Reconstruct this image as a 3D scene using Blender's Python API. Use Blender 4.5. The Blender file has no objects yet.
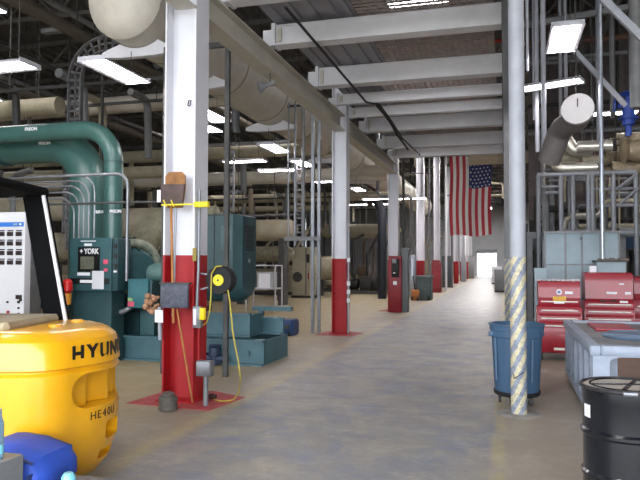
import bpy, math, random
from mathutils import Vector, Matrix
S = bpy.context.scene
COL = S.collection
R = math.radians
PI = math.pi
# ---------------------------------------------------------------- camera
YAW, PITCH, F = R(15.8), R(1.94), 650.0
EYE = Vector((0, 0, 1.7))
cam = bpy.data.cameras.new('camera'); cam.lens = 36 * F / 640; cam.sensor_width = 36
cam.clip_end = 400; cam.clip_start = .05
co = bpy.data.objects.new('camera', cam); COL.objects.link(co)
co.location = EYE; co.rotation_euler = (R(90) + PITCH, R(-.15), YAW)
S.camera = co
_M = co.rotation_euler.to_matrix()
# surveying helpers: where the line of sight through a point of the photograph meets a plane of the hall
def ray(px, py): return _M @ Vector(((px - 320) / F, (240 - py) / F, -1))
def atY(px, py, Y): d = ray(px, py); return EYE + d * (Y / d.y)
def atX(px, py, X): d = ray(px, py); return EYE + d * (X / d.x)
def atZ(px, py, z=0): d = ray(px, py); return EYE + d * ((z - 1.7) / d.z)

# ---------------------------------------------------------------- materials
MATS = {}
def mat(name, col, rough=.5, metal=0, noise=.12, scale=6, emit=0, bump=0, alpha=1, trans=0, col2=None, stretch=None, coat=0):
    if name in MATS: return MATS[name]
    m = bpy.data.materials.new(name); m.use_nodes = True; nt = m.node_tree; n = nt.nodes; l = nt.links
    b = n['Principled BSDF']; b.inputs['Roughness'].default_value = rough; b.inputs['Metallic'].default_value = metal
    b.inputs['Coat Weight'].default_value = coat
    if emit:
        b.inputs['Base Color'].default_value = (*col, 1)
        b.inputs['Emission Color'].default_value = (*col, 1); b.inputs['Emission Strength'].default_value = emit
    else:
        tc = n.new('ShaderNodeTexCoord'); mp = n.new('ShaderNodeMapping'); l.new(tc.outputs['Object'], mp.inputs[0])
        if stretch: mp.inputs['Scale'].default_value = stretch
        t = n.new('ShaderNodeTexNoise'); t.inputs['Scale'].default_value = scale; t.inputs['Detail'].default_value = 6
        t.inputs['Roughness'].default_value = .65
        l.new(mp.outputs[0], t.inputs['Vector'])
        r = n.new('ShaderNodeValToRGB'); r.color_ramp.elements[0].position = .32; r.color_ramp.elements[1].position = .68
        c2 = col2 or tuple(max(0, c * (1 - noise * 2)) for c in col)
        r.color_ramp.elements[0].color = (*c2, 1); r.color_ramp.elements[1].color = (*[min(1, c * (1 + (0 if col2 else noise * .5))) for c in col], 1)
        l.new(t.outputs['Fac'], r.inputs[0]); l.new(r.outputs[0], b.inputs['Base Color'])
        if bump:
            bp = n.new('ShaderNodeBump'); bp.inputs['Strength'].default_value = bump; bp.inputs['Distance'].default_value = .02
            l.new(t.outputs['Fac'], bp.inputs['Height']); l.new(bp.outputs[0], b.inputs['Normal'])
    if trans: b.inputs['Transmission Weight'].default_value = trans
    MATS[name] = m; return m
def hx(s):
    s = s.lstrip('#'); return tuple(((int(s[i:i+2], 16) / 255 + .055) / 1.055) ** 2.4 for i in (0, 2, 4))
white = mat('white_paint', hx('dcdce2'), .45, noise=.05, scale=1.5)
red = mat('red_paint', hx('a50d17'), .55, noise=.1, scale=3)
beamw = mat('beam_white_paint', hx('dadade'), .5, noise=.06, scale=2)
cream = mat('cream_insulation', hx('a8a08a'), .6, noise=.12, scale=3)
creamw = mat('pale_duct_jacket', hx('ccc6ba'), .5, noise=.09, scale=2)
girdm = mat('girder_cream_paint', hx('c4bfb2'), .5, noise=.08, scale=2)
teal = mat('teal_machine_paint', hx('365a5e'), .4, noise=.12, scale=3)
teald = mat('dark_teal_paint', hx('2c4b4f'), .45, noise=.15, scale=3)
tealp = mat('green_pipe_paint', hx('40645f'), .32, noise=.1, scale=2)
tealb = mat('skid_teal_paint', hx('40646d'), .5, noise=.12, scale=3)
galv = mat('galvanised_steel', hx('8a8d92'), .42, .55, noise=.15, scale=5)
steelg = mat('grey_painted_steel', hx('7c7d7f'), .5, noise=.12, scale=4)
dsteel = mat('dark_steel', hx('4a4a49'), .6, .2, noise=.2, scale=4)
vdark = mat('blackened_steel', hx('2b2b2a'), .65, noise=.2, scale=4)
black = mat('black_paint', hx('0b0c0e'), .55, noise=.1)
blackr = mat('black_rubber', hx('1b1b1c'), .75, noise=.2)
guardb = mat('matt_black_guard', hx('08090b'), .9, noise=.1)
guardb.node_tree.nodes['Principled BSDF'].inputs['Specular IOR Level'].default_value = .15
yel = mat('forklift_yellow', hx('e6a613'), .3, noise=.05, scale=2, coat=.4)
yelb = mat('safety_yellow', hx('e8d21a'), .5, noise=.06)
tube_e = mat('fluorescent_tube', (1, .95, .96), emit=22)
labelw = mat('white_label', hx('e6e6ea'), .6, noise=.03)
chrome = mat('bright_trim', hx('d4d0c6'), .3, .3, noise=.05)
toolred = mat('tool_chest_red', hx('981a2a'), .35, noise=.07, scale=3, coat=.2)
bluegrey = mat('grey_blue_enclosure_paint', hx('8fa0a8'), .5, noise=.07, scale=3)
wood = mat('wooden_handle', hx('b5793d'), .6, noise=.2, stretch=(8, 8, 1))

# ---------------------------------------------------------------- mesh builder
def fillet(pts, rad, n=8):
    pts = [Vector(p) for p in pts]; out = [pts[0]]
    for i in range(1, len(pts) - 1):
        a, b, c = pts[i-1], pts[i], pts[i+1]
        d1 = (a - b); d2 = (c - b); r = min(rad, d1.length * .48, d2.length * .48) if rad else 0
        if r < 1e-4: out.append(b); continue
        ang = d1.angle(d2)
        if ang > PI - .02: out.append(b); continue
        t = min(r / math.tan(ang / 2), d1.length * .49, d2.length * .49)
        p1 = b + d1.normalized() * t; p2 = b + d2.normalized() * t
        rr = t * math.tan(ang / 2)
        cen = b + (d1.normalized() + d2.normalized()).normalized() * (rr / math.sin(ang / 2))
        v1 = p1 - cen; v2 = p2 - cen
        for k in range(n + 1):
            w = (Matrix.Rotation(v1.angle(v2) * k / n, 3, v1.cross(v2).normalized()) @ v1) if v1.angle(v2) > 1e-3 else v1
            out.append(cen + w)
    out.append(pts[-1]); return out
class MB:
    def __init__(s): s.v = []; s.f = []; s.mi = []; s.cur = 0
    def add(s, vs, fs):
        k = len(s.v); s.v += [Vector(v) for v in vs]
        s.f += [tuple(i + k for i in f) for f in fs]; s.mi += [s.cur] * len(fs); return s
    def box(s, x0, x1, y0, y1, z0, z1, bev=0):
        if x0 > x1: x0, x1 = x1, x0
        if y0 > y1: y0, y1 = y1, y0
        if z0 > z1: z0, z1 = z1, z0
        if bev:
            b = min(bev, (x1-x0)*.45, (y1-y0)*.45, (z1-z0)*.45)
            def ring(i, z): return [(x0+i+0, y0+b, z), (x0+b, y0+i, z), (x1-b, y0+i, z), (x1-i, y0+b, z), (x1-i, y1-b, z), (x1-b, y1-i, z), (x0+b, y1-i, z), (x0+i, y1-b, z)]
            rs = [[(x0+b+.3*b,y0+b+.3*b,z0)]*0, None]
            P = [ring(b*.6, z0), ring(0, z0+b), ring(0, z1-b), ring(b*.6, z1)]
            vs = sum(P, []); fs = [tuple(range(7, -1, -1)), tuple(range(24, 32))]
            for r_ in range(3):
                for k in range(8): fs.append((r_*8+k, r_*8+(k+1) % 8, r_*8+8+(k+1) % 8, r_*8+8+k))
            return s.add(vs, fs)
        vs = [(x0,y0,z0),(x1,y0,z0),(x1,y1,z0),(x0,y1,z0),(x0,y0,z1),(x1,y0,z1),(x1,y1,z1),(x0,y1,z1)]
        return s.add(vs, [(3,2,1,0),(4,5,6,7),(0,1,5,4),(1,2,6,5),(2,3,7,6),(3,0,4,7)])
    def cbox(s, c, sx, sy, sz, bev=0):
        return s.box(c[0]-sx/2, c[0]+sx/2, c[1]-sy/2, c[1]+sy/2, c[2]-sz/2, c[2]+sz/2, bev)
    def sweep(s, pts, prof, closed_prof=True, up=None):
        """sweep a 2-D profile along a path with end caps"""
        pts = [Vector(p) for p in pts]; n = len(prof); k0 = len(s.v)
        t = (pts[1] - pts[0]).normalized()
        u = Vector(up) if up else (Vector((0, 0, 1)) if abs(t.z) < .9 else Vector((1, 0, 0)))
        a = t.cross(u).normalized(); b = a.cross(t).normalized(); vs = []
        for i, p in enumerate(pts):
            if i == 0: tn = t
            elif i == len(pts) - 1: tn = (pts[i] - pts[i-1]).normalized()
            else:
                tn = ((pts[i+1] - p).normalized() + (p - pts[i-1]).normalized())
                tn = tn.normalized() if tn.length > 1e-6 else t
            if i:
                ax = t.cross(tn)
                if ax.length > 1e-6:
                    q = Matrix.Rotation(t.angle(tn), 3, ax.normalized()); a = q @ a; b = q @ b
                t = tn
            for (x, y) in prof: vs.append(p + a * x + b * y)
        fs = []
        for i in range(len(pts) - 1):
            for j in range(n): fs.append((i*n+j, (i+1)*n+j, (i+1)*n+(j+1) % n, i*n+(j+1) % n))
        fs.append(tuple(range(n))); fs.append(tuple(range(len(vs)-1, len(vs)-1-n, -1)))
        return s.add(vs, fs)
    def tube(s, pts, r, n=12, fil=0, fn=8):
        pts = fillet(pts, fil, fn) if fil else [Vector(p) for p in pts]
        return s.sweep(pts, [(r*math.cos(2*PI*k/n), r*math.sin(2*PI*k/n)) for k in range(n)])
    def bar(s, p0, p1, w, h, up=None):
        return s.sweep([p0, p1], [(-w/2, -h/2), (w/2, -h/2), (w/2, h/2), (-w/2, h/2)], up=up)
    def cone(s, p0, p1, r0, r1, n=16): return s.lathe([(0, r0), (1, r1)], p0, p1, n)
    def lathe(s, prof, p0, p1, n=24):
        """prof: (fraction along p0-p1, radius)"""
        p0 = Vector(p0); p1 = Vector(p1); t = (p1 - p0).normalized()
        u = Vector((0, 0, 1)) if abs(t.z) < .9 else Vector((1, 0, 0))
        a = t.cross(u).normalized(); b = a.cross(t); vs = []; m = len(prof)
        for (h, r) in prof:
            c = p0 + (p1 - p0) * h
            for k in range(n): vs.append(c + a*max(r, 1e-4)*math.cos(2*PI*k/n) + b*max(r, 1e-4)*math.sin(2*PI*k/n))
        fs = [(i*n+j, (i+1)*n+j, (i+1)*n+(j+1) % n, i*n+(j+1) % n) for i in range(m-1) for j in range(n)]
        fs.append(tuple(range(n))); fs.append(tuple(range(m*n-1, (m-1)*n-1, -1)))
        return s.add(vs, fs)
    def sphere(s, c, r, n=12, sz=1):
        return s.lathe([((1-math.cos(PI*k/8))/2, r*math.sin(PI*k/8)) for k in range(9)], Vector(c)-Vector((0,0,r*sz)), Vector(c)+Vector((0,0,r*sz)), n)
    def prism(s, poly, d0, d1, axis='z'):
        """poly: 2-D points, extruded from d0 to d1 along axis"""
        f = {'z': lambda p, d: (p[0], p[1], d), 'y': lambda p, d: (p[0], d, p[1]), 'x': lambda p, d: (d, p[0], p[1])}[axis]
        n = len(poly); vs = [f(p, d0) for p in poly] + [f(p, d1) for p in poly]
        fs = [tuple(range(n-1, -1, -1)), tuple(range(n, 2*n))] + [(i, (i+1) % n, n+(i+1) % n, n+i) for i in range(n)]
        return s.add(vs, fs)
    def torus(s, c, axis, R_, r, n=32, m=10, a0=0, a1=2*PI):
        t = Vector(axis).normalized(); u = Vector((0, 0, 1)) if abs(t.z) < .9 else Vector((1, 0, 0))
        a = t.cross(u).normalized(); b = a.cross(t); c = Vector(c); full = abs(a1-a0-2*PI) < 1e-4
        cnt = n if full else n+1; vs = []
        for i in range(cnt):
            th = a0+(a1-a0)*i/n; d = a*math.cos(th)+b*math.sin(th)
            for j in range(m):
                ph = 2*PI*j/m; vs.append(c+d*(R_+r*math.cos(ph))+t*(r*math.sin(ph)))
        fs = []
        for i in range(n if full else n):
            i2 = (i+1) % cnt
            for j in range(m): fs.append((i*m+j, i2*m+j, i2*m+(j+1) % m, i*m+(j+1) % m))
        if not full: fs += [tuple(range(m)), tuple(range(cnt*m-1, (cnt-1)*m-1, -1))]
        return s.add(vs, fs)
    def mesh(s, name, mats, off=Vector((0, 0, 0)), angle=35):
        me = bpy.data.meshes.new(name); me.from_pydata([v - off for v in s.v], [], s.f)
        if not isinstance(mats, (list, tuple)): mats = [mats]
        for m in mats: me.materials.append(m)
        me.polygons.foreach_set('material_index', s.mi)
        import bmesh
        bm = bmesh.new(); bm.from_mesh(me); bmesh.ops.recalc_face_normals(bm, faces=bm.faces); bm.to_mesh(me); bm.free()
        me.polygons.foreach_set('use_smooth', [True] * len(me.polygons))
        me.set_sharp_from_angle(angle=R(angle)); me.update()
        return me
    def build(s, name, mats, parent=None, local=False, angle=35):
        if parent is not None:
            off = Vector((0, 0, 0))
            if not local:
                q = parent
                while q is not None: off = off + q.location; q = q.parent
            o = bpy.data.objects.new(name, s.mesh(name, mats, off, angle)); COL.objects.link(o); o.parent = parent
            return o
        xs = [v.x for v in s.v]; ys = [v.y for v in s.v]; zs = [v.z for v in s.v]
        off = Vector(((min(xs)+max(xs))/2, (min(ys)+max(ys))/2, min(zs)))
        o = bpy.data.objects.new(name, s.mesh(name, mats, off, angle)); o.location = off; COL.objects.link(o); return o
def tag(o, label, cat, group=None, kind=None):
    if label: o['label'] = label
    if cat: o['category'] = cat
    if group: o['group'] = group
    if kind: o['kind'] = kind
    return o
def struct(o): o['kind'] = 'structure'; return o
def thing(name, label, cat, loc=(0, 0, 0), rz=0, group=None):
    o = bpy.data.objects.new(name, None); COL.objects.link(o); o.empty_display_size = .2
    o.location = loc; o.rotation_euler.z = rz; return tag(o, label, cat, group)
KIDS = {}
def copy_tree(o, loc, label=None, rz=None, scale=None):
    allobs = [x for x in bpy.data.objects]
    def rec(src, par):
        c = src.copy(); COL.objects.link(c); c.parent = par
        for ch in [x for x in allobs if x.parent == src]: rec(ch, c)
        return c
    c = rec(o, None); c.location = loc
    if label: c['label'] = label
    if rz is not None: c.rotation_euler.z = rz
    if scale: c.scale = scale
    return c
def text(parent, s, size, loc, rot, m, name='lettering', extr=.001, align='CENTER', sx=1, space=1.0, bold=0, local=False):
    cu = bpy.data.curves.new(name, 'FONT'); cu.body = s; cu.size = size; cu.extrude = extr; cu.align_x = align; cu.align_y = 'CENTER'
    cu.space_character = space; cu.offset = bold
    t = bpy.data.objects.new('tmp', cu); COL.objects.link(t); dg = bpy.context.evaluated_depsgraph_get(); dg.update()
    me = bpy.data.meshes.new_from_object(t.evaluated_get(dg)); bpy.data.objects.remove(t)
    M = Matrix.LocRotScale(Vector(loc), rot if not isinstance(rot, tuple) else __import__('mathutils').Euler(rot), Vector((sx, 1, 1)))
    off = Vector((0, 0, 0))
    if parent is not None and not local:
        q = parent
        while q is not None: off = off + q.location; q = q.parent
    me.transform(Matrix.Translation(-off) @ M); me.materials.clear(); me.materials.append(m); me.name = name
    o = bpy.data.objects.new(name, me); COL.objects.link(o); o.parent = parent; return o
FRONT = (R(90), 0, 0)      # lettering upright, facing -Y (towards the camera)
# ================================================================ THE HALL
def grid_plane(x0, x1, y0, y1, z): return MB().add([(x0,y0,z),(x1,y0,z),(x1,y1,z),(x0,y1,z)], [(0,1,2,3)])
XL, XR, YB, YF, ZR = -27.0, 13.0, -4.5, 88.0, 9.4
# floor: worn blue-grey paint in the aisle, tan concrete beside it, faded yellow lines
fm = bpy.data.materials.new('worn_concrete_floor'); fm.use_nodes = True; nt = fm.node_tree; N = nt.nodes; L = nt.links
bs = N['Principled BSDF']
geo = N.new('ShaderNodeNewGeometry'); sp = N.new('ShaderNodeSeparateXYZ'); L.new(geo.outputs['Position'], sp.inputs[0])
def noise(scale, detail=6, rough=.6, dist=0, st=None):
    t = N.new('ShaderNodeTexNoise'); t.inputs['Scale'].default_value = scale; t.inputs['Detail'].default_value = detail
    t.inputs['Roughness'].default_value = rough; t.inputs['Distortion'].default_value = dist
    if st:
        mp = N.new('ShaderNodeMapping'); mp.inputs['Scale'].default_value = st; L.new(geo.outputs['Position'], mp.inputs[0]); L.new(mp.outputs[0], t.inputs['Vector'])
    else: L.new(geo.outputs['Position'], t.inputs['Vector'])
    return t.outputs['Fac']
def ramp(inp, p0, p1, c0=(0,0,0), c1=(1,1,1)):
    r = N.new('ShaderNodeValToRGB'); r.color_ramp.elements[0].position = p0; r.color_ramp.elements[1].position = p1
    r.color_ramp.elements[0].color = (*c0, 1); r.color_ramp.elements[1].color = (*c1, 1); L.new(inp, r.inputs[0]); return r.outputs[0]
def mth(op, a, b=None, c=None):
    m = N.new('ShaderNodeMath'); m.operation = op
    for i, x in enumerate((a, b, c)):
        if x is None: continue
        if isinstance(x, (int, float)): m.inputs[i].default_value = x
        else: L.new(x, m.inputs[i])
    return m.outputs[0]
def mix(f, a, b):
    m = N.new('ShaderNodeMix'); m.data_type = 'RGBA'
    for i, x in ((0, f), (6, a), (7, b)):
        if isinstance(x, (int, float)): m.inputs[i].default_value = x
        elif isinstance(x, tuple): m.inputs[i].default_value = (*x, 1)
        else: L.new(x, m.inputs[i])
    return m.outputs[2]
X_, Y_ = sp.outputs[0], sp.outputs[1]
wob = mth('MULTIPLY', mth('SUBTRACT', noise(1.2, 3), .5), .12)
Xw = mth('ADD', X_, wob)
def band(x0, x1, soft=.06, src=None):
    s = src or Xw
    a = N.new('ShaderNodeMapRange'); a.inputs[1].default_value = x0-soft; a.inputs[2].default_value = x0+soft; L.new(s, a.inputs[0])
    b = N.new('ShaderNodeMapRange'); b.inputs[1].default_value = x1-soft; b.inputs[2].default_value = x1+soft; L.new(s, b.inputs[0])
    return mth('SUBTRACT', a.outputs[0], b.outputs[0])
tan = mix(ramp(noise(1.1, 8, .7), .35, .65), hx('7d7468'), hx('a0978a'))
tan2 = mix(ramp(noise(.5, 5), .4, .7), tan, hx('8c8070'))
blue = mix(ramp(noise(1.8, 10, .8, .4), .40, .62), hx('8d867b'), hx('73757b'))
blue = mix(mth('MULTIPLY', ramp(noise(1.1, 9, .8, .4), .5, .62), .7), blue, hx('64708a'))
aisle = band(-3.05, -.1)
base = mix(aisle, tan2, blue)
leftside = band(-40, -3.9, .4)
base = mix(mth('MULTIPLY', leftside, .7), base, hx('a08f66'))
base = mix(mth('MULTIPLY', ramp(noise(2.6, 11, .85, .5, (.7, 1, 1)), .5, .64), .4), base, hx('b3aa9c'))
worn = ramp(noise(3.5, 8, .75), .38, .58)
yl = mth('MULTIPLY', mth('ADD', band(-3.25, -3.03, .06), band(-.115, .0, .02)), mth('MULTIPLY', worn, .42))
base = mix(yl, base, hx('b5a362'))
scr = ramp(noise(6, 10, .85, .8), .52, .72)
base = mix(mth('MULTIPLY', scr, .45), base, hx('6d6a66'))
# slab joints
jt = mth('LESS_THAN', mth('ABSOLUTE', mth('SUBTRACT', mth('FRACT', mth('DIVIDE', mth('ADD', mth('ADD', Y_, wob), 2.1), 3.85)), .5)), .0028)
base = mix(mth('MULTIPLY', jt, .5), base, hx('aaa69e'))
L.new(base, bs.inputs['Base Color'])
L.new(mth('ADD', mth('MULTIPLY', noise(2.2, 7, .7), .45), .26), bs.inputs['Roughness'])
bp = N.new('ShaderNodeBump'); bp.inputs['Strength'].default_value = .12; bp.inputs['Distance'].default_value = .01; L.new(noise(14, 6, .7), bp.inputs['Height']); L.new(bp.outputs[0], bs.inputs['Normal'])
struct(MB().box(XL, XR, YB, YF+.1, -.2, 0).build('floor', fm))
outside = mat('outside_concrete', hx('c8c4bc'), .8, noise=.08)
struct(MB().box(-60, 60, YF+.1, YF+90, -.25, -.02).build('ground', outside))
struct(MB().box(-60, 60, YB-60, YB, -.25, -.02).build('ground', outside))
# corrugated roof and walls
def corrug(x0, x1, y0, y1, pitch, amp, fn, th=.04):
    pass
roofm = mat('roof_deck_paint', hx('5a5857'), .7, noise=.12, scale=2)
m = MB(); p = .5; prof = []
x = XL
while x < XR:
    prof += [(x, ZR), (x+.2, ZR), (x+.25, ZR+.1), (x+.45, ZR+.1)]; x += p
top = [(q[0], ZR+.3) for q in prof[::-1]]
vs = [(a, YB, b) for a, b in prof] + [(a, YF, b) for a, b in prof]; n = len(prof)
m.add(vs, [(i, i+1, n+i+1, n+i) for i in range(n-1)])
m.box(XL, XR, YB, YF, ZR+.18, ZR+.3)
struct(m.build('ceiling', roofm))
wallm = mat('wall_cladding', hx('4a4643'), .7, noise=.15, scale=1.5)
wallr = mat('tan_wall_cladding', hx('8c8179'), .7, noise=.15, scale=1.5)
def wall(name, horizontal, c, a0, a1, z0, z1, sgn, mt, gaps=()):
    m = MB(); a = a0; th = .3
    while a < a1 - 1e-6:
        b = min(a + .4, a1); zz = z0
        for (g0, g1, gz) in gaps:
            if a + .001 >= g0 and b - .001 <= g1: zz = gz
        for (u, w, o) in ((a, a+(b-a)*.5, 0), (a+(b-a)*.5, b, .05)):
            if horizontal: m.box(u, w, c+sgn*o, c+sgn*th, zz, z1)
            else: m.box(c+sgn*o, c+sgn*th, u, w, zz, z1)
        a = b
    return struct(m.build(name, mt))
wall('wall_left', False, XL, YB, YF, 0, ZR+.2, -1, wallm)
wall('wall_right', False, XR, YB, YF, 0, ZR+.2, 1, wallr)
dl, dr = -3.9, -1.1     # far doorway
dl = atY(477.5, 265, YF).x; dr = atY(496.5, 265, YF).x; dz = atY(487, 253.5, YF).z
farm = mat('far_wall_paint', hx('a3a6ab'), .6, noise=.06, scale=1)
struct(MB().box(XL, dl, YF, YF+.3, 0, ZR+.2).box(dr, XR, YF, YF+.3, 0, ZR+.2).box(dl, dr, YF, YF+.3, dz, ZR+.2).build('wall_far', farm))
dm = thing('door_1', None, None, ((dl+dr)/2, YF, 0)); dm['kind'] = 'structure'
MB().box(dl-.12, dl, YF-.12, YF+.3, 0, dz+.12).box(dr, dr+.12, YF-.12, YF+.3, 0, dz+.12).box(dl, dr, YF-.12, YF+.3, dz, dz+.12).build('door_frame', white, dm)
MB().lathe([(0, .2), (1, .2)], (dl-.1, YF-.25, dz+.35), (dr+.1, YF-.25, dz+.35), 16).build('rolled_curtain', galv, dm)
# wall behind the camera with its wide open vehicle door
BL, BR, BZ = -12.0, 8.0, 6.4
struct(MB().box(XL, BL, YB-.3, YB, 0, ZR+.2).box(BR, XR, YB-.3, YB, 0, ZR+.2).box(BL, BR, YB-.3, YB, BZ, ZR+.2).build('wall_back', farm))
# roof skylights out of the photograph are left as openings of the far hall; roof joists
def joist(Y, z=8.4, x0=XL, x1=XR):
    m = MB(); m.box(x0, x1, Y-.06, Y+.06, z+.75, z+.87).box(x0, x1, Y-.05, Y+.05, z-.02, z+.08)
    x = x0; up = 0
    while x < x1 - .1:
        xe = min(x+.8, x1)
        m.bar((x, Y, z+.04 if up else z+.78), (xe, Y, z+.78 if up else z+.04), .05, .05); x = xe; up = 1-up
    return m
trussm = mat('dusty_truss_paint', hx('696765'), .65, noise=.15)
jo = None
for i in range(19):
    Y = 3.4 + i*3.86
    if jo is None:
        jo = joist(Y).build('roof_truss', trussm)
        tag(jo, 'grey open-web roof truss crossing the hall under the roof deck', 'truss', 'roof trusses')
    else:
        c = jo.copy(); COL.objects.link(c); c.location.y = Y
# ---------------------------------------------------------------- columns
CY = [7.34 + 7.73*k for k in range(10)]
def hsec(m, x, y, w, d, z0, z1, t=.022):
    m.box(x-w/2, x-w/2+t, y-d/2, y+d/2, z0, z1).box(x+w/2-t, x+w/2, y-d/2, y+d/2, z0, z1).box(x-w/2+t, x+w/2-t, y-.01, y+.01, z0, z1)
    return m
ZB = 1.78
colnames = ['white over red steel column nearest the camera, brooms strapped to it', 'second white over red steel column up the left of the aisle, alone on open floor',
 'third white over red column of the left row, behind the red and grey cabinets', 'fourth left-row column, green wheeled bin at its red foot',
 'fifth column of the left row, tall red cabinet at its foot', 'sixth column of the left row, beside the far grey cabinet',
 'seventh column of the left row, red fire extinguisher on it', 'eighth column of the left row, almost hidden in the line',
 'ninth column of the left row, close to the far doorway', 'last column of the left row beside the far doorway']
padm = mat('red_floor_paint', hx('b04a4c'), .6, noise=.25, scale=7)
lcols = []
for i, Y in enumerate(CY):
    CX, CW = (-3.82, .42) if i == 0 else (-3.75, .35)
    t = thing('steel_column', colnames[i], 'column', (CX, Y, 0), group='left row of white over red columns'); lcols.append(t)
    hsec(MB(), CX, Y, CW, .36, 0.024, ZB).build('column_foot', red, t)['label'] = 'red painted foot of the column'
    hsec(MB(), CX, Y, CW, .36, ZB, ZR).build('shaft', white, t)['label'] = 'white painted upper shaft'
    b = MB()
    pw = .62 if i == 0 else .5
    b.prism([(-3.75-pw, Y-.42), (-3.75+pw-.12, Y-.5), (-3.75+pw, Y+.3), (-3.75+.1, Y+.55), (-3.75-pw+.1, Y+.5)], 0, .004)
    b.build('painted_pad', padm, t)['label'] = 'worn red paint on the floor round the column'
    MB().box(CX-CW/2-.05, CX+CW/2+.03, Y-.23, Y+.23, .004, .024).build('base_plate', red, t)
# right row: pale shafts with yellow feet
striped = bpy.data.materials.new('yellow_and_grey_hazard_paint'); striped.use_nodes = True; nt = striped.node_tree; N = nt.nodes; L = nt.links
bs = N['Principled BSDF']; bs.inputs['Roughness'].default_value = .5
geo = N.new('ShaderNodeNewGeometry'); sp = N.new('ShaderNodeSeparateXYZ'); L.new(geo.outputs['Position'], sp.inputs[0])
tt = mth('FRACT', mth('ADD', mth('MULTIPLY', sp.outputs[2], 4.6), mth('ADD', mth('MULTIPLY', sp.outputs[0], -9), mth('MULTIPLY', noise(7, 4), .45))))
f = mth('LESS_THAN', tt, .5)
chips = ramp(noise(22, 8, .85), .44, .5)
L.new(mix(f, mix(chips, hx('6e7684'), hx('8b93a1')), mix(chips, hx('a39c8c'), hx('cbc19d'))), bs.inputs['Base Color'])
yelcol = mat('worn_yellow_paint', hx('cfae52'), .5, noise=.3, scale=9, col2=hx('8d8060'))
greyw = mat('pale_grey_paint', hx('a6a9b1'), .5, noise=.08, scale=4)
for i in range(1, 3):
    Y = CY[i]; lab = ['', 'pale grey column with a worn yellow foot behind the striped pole', 'second yellow-footed column of the right row, glimpsed beside the striped pole'][i] if i < 3 else 'yellow-footed column of the right row hidden in line behind the first'
    t = thing('steel_column', lab, 'column', (.16, Y, 0), group='right row of columns')
    hsec(MB(), .16, Y, .3, .3, .012, ZB).build('column_foot', striped if i == 1 else yelcol, t)['label'] = 'worn yellow foot of the column'
    hsec(MB(), .16, Y, .3, .3, ZB, ZR).build('shaft', steelg, t)
    MB().box(-.05, .37, Y-.2, Y+.2, 0, .012).build('base_plate', steelg, t)
# striped round pole in front
pp = atZ(519, 414, 0); PX, PY = pp.x, pp.y
t = thing('round_pole', 'round pale grey pole with yellow and grey diagonal stripes below, in front of blue bin', 'pole', (PX, PY, 0))
zb = atY(519, 257, PY).z
MB().lathe([(0, .088), (1, .088)], (PX, PY, .012), (PX, PY, zb), 28).build('striped_foot', striped, t)['label'] = 'foot striped yellow and grey'
MB().lathe([(0, .088), (1, .088)], (PX, PY, zb), (PX, PY, 6.6), 28).build('shaft', greyw, t)
MB().lathe([(0, .25), (.6, .24), (1, .15)], (PX, PY, 0), (PX, PY, .012), 28).build('grout_ring', mat('grout', hx('8f8a85'), .8, noise=.2), t)
b = MB(); c = atY(519, 376, PY-.09)
b.bar(c+Vector((-.05, 0, -.03)), c+Vector((.05, 0, .045)), .006, .035, up=(0, -1, 0)); b.bar(c+Vector((-.05, 0, -.03)), c+Vector((-.06, 0, .02)), .006, .03, up=(0, -1, 0))
b.build('black_tape', blackr, t)
# ---------------------------------------------------------------- mezzanine frame over the aisle
ZBm = 5.17
def ibeam(axis, c, w, z0, z1, a0, a1, t=.02):
    m = MB()
    if axis == 'x':   # runs along x at y = c
        m.box(a0, a1, c-w/2, c+w/2, z0, z0+t).box(a0, a1, c-w/2, c+w/2, z1-t, z1).box(a0, a1, c-w/2+.03, c-w/2+.05, z0+t, z1-t)
    else:
        m.box(c-w/2, c+w/2, a0, a1, z0, z0+t).box(c-w/2, c+w/2, a0, a1, z1-t, z1).box(c-.012, c+.012, a0, a1, z0+t, z1-t)
    return m
beams = [(8.0, .24, .30), (9.83, .26, .32), (12.35, .26, .36), (13.85, .16, .22), (15.15, .16, .22), (17.0, .24, .36), (19.6, .24, .36), (21.4, .2, .3)]
bl = ['nearest white beam over the aisle, cut off by the top of the photo', 'wide white beam over the aisle, highest one seen in full', 'second full white beam over the aisle, above the long gap',
 'slim white beam over the aisle just past the wide ones', 'slim white beam over the aisle at the second column', 'white beam over the aisle third from the far end',
 'white beam over the aisle next to the farthest', 'farthest white beam over the aisle, above the flag']
for (Y, w, h), lb in zip(beams, bl):
    t = thing('steel_beam', lb, 'beam', (-1.8, Y, ZBm), group='white beams over the aisle')
    m = ibeam('x', Y, w, ZBm, ZBm+h, -3.5, -.012); m.build('beam_body', beamw, t)
    MB().box(-3.56, -3.5, Y-w/2-.02, Y+w/2+.02, ZBm-.01, ZBm+h+.03).box(-3.72, -3.56, Y-w/2+.03, Y+w/2-.03, ZBm+.006, ZBm+h-.06).build('end_plate', beamw, t)
    MB().box(-3.46, -3.40, Y-w/2-.012, Y-w/2+.03, ZBm+.05, ZBm+h-.05).build('clip_angle', girdm, t)
gl = ['cream girder carrying the beam ends before the nearest column', 'long cream girder along the left of the aisle between the first two columns', 'cream girder along the left of the aisle beyond the second column']
for (a, b), lb in zip(((-.2, 7.15), (7.53, 14.88), (15.26, 22.6)), gl):
    t = thing('steel_girder', lb, 'girder', (-3.73, a, 4.8))
    MB().box(-3.86, -3.6, a, b, 4.8, 4.825).box(-3.86, -3.6, a, b, 5.145, 5.168).box(-3.74, -3.715, a, b, 4.825, 5.145).build('girder_body', girdm, t)
    MB().box(-3.70, -3.62, a, b, 5.168, 5.175).build('edge_strip', vdark, t)
m = MB().box(-.012, .006, 7.7, 22.5, 5.0, 5.52)
tag(m.build('steel_girder', steelg), 'grey channel girder on the right end of the aisle beams', 'girder')
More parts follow.
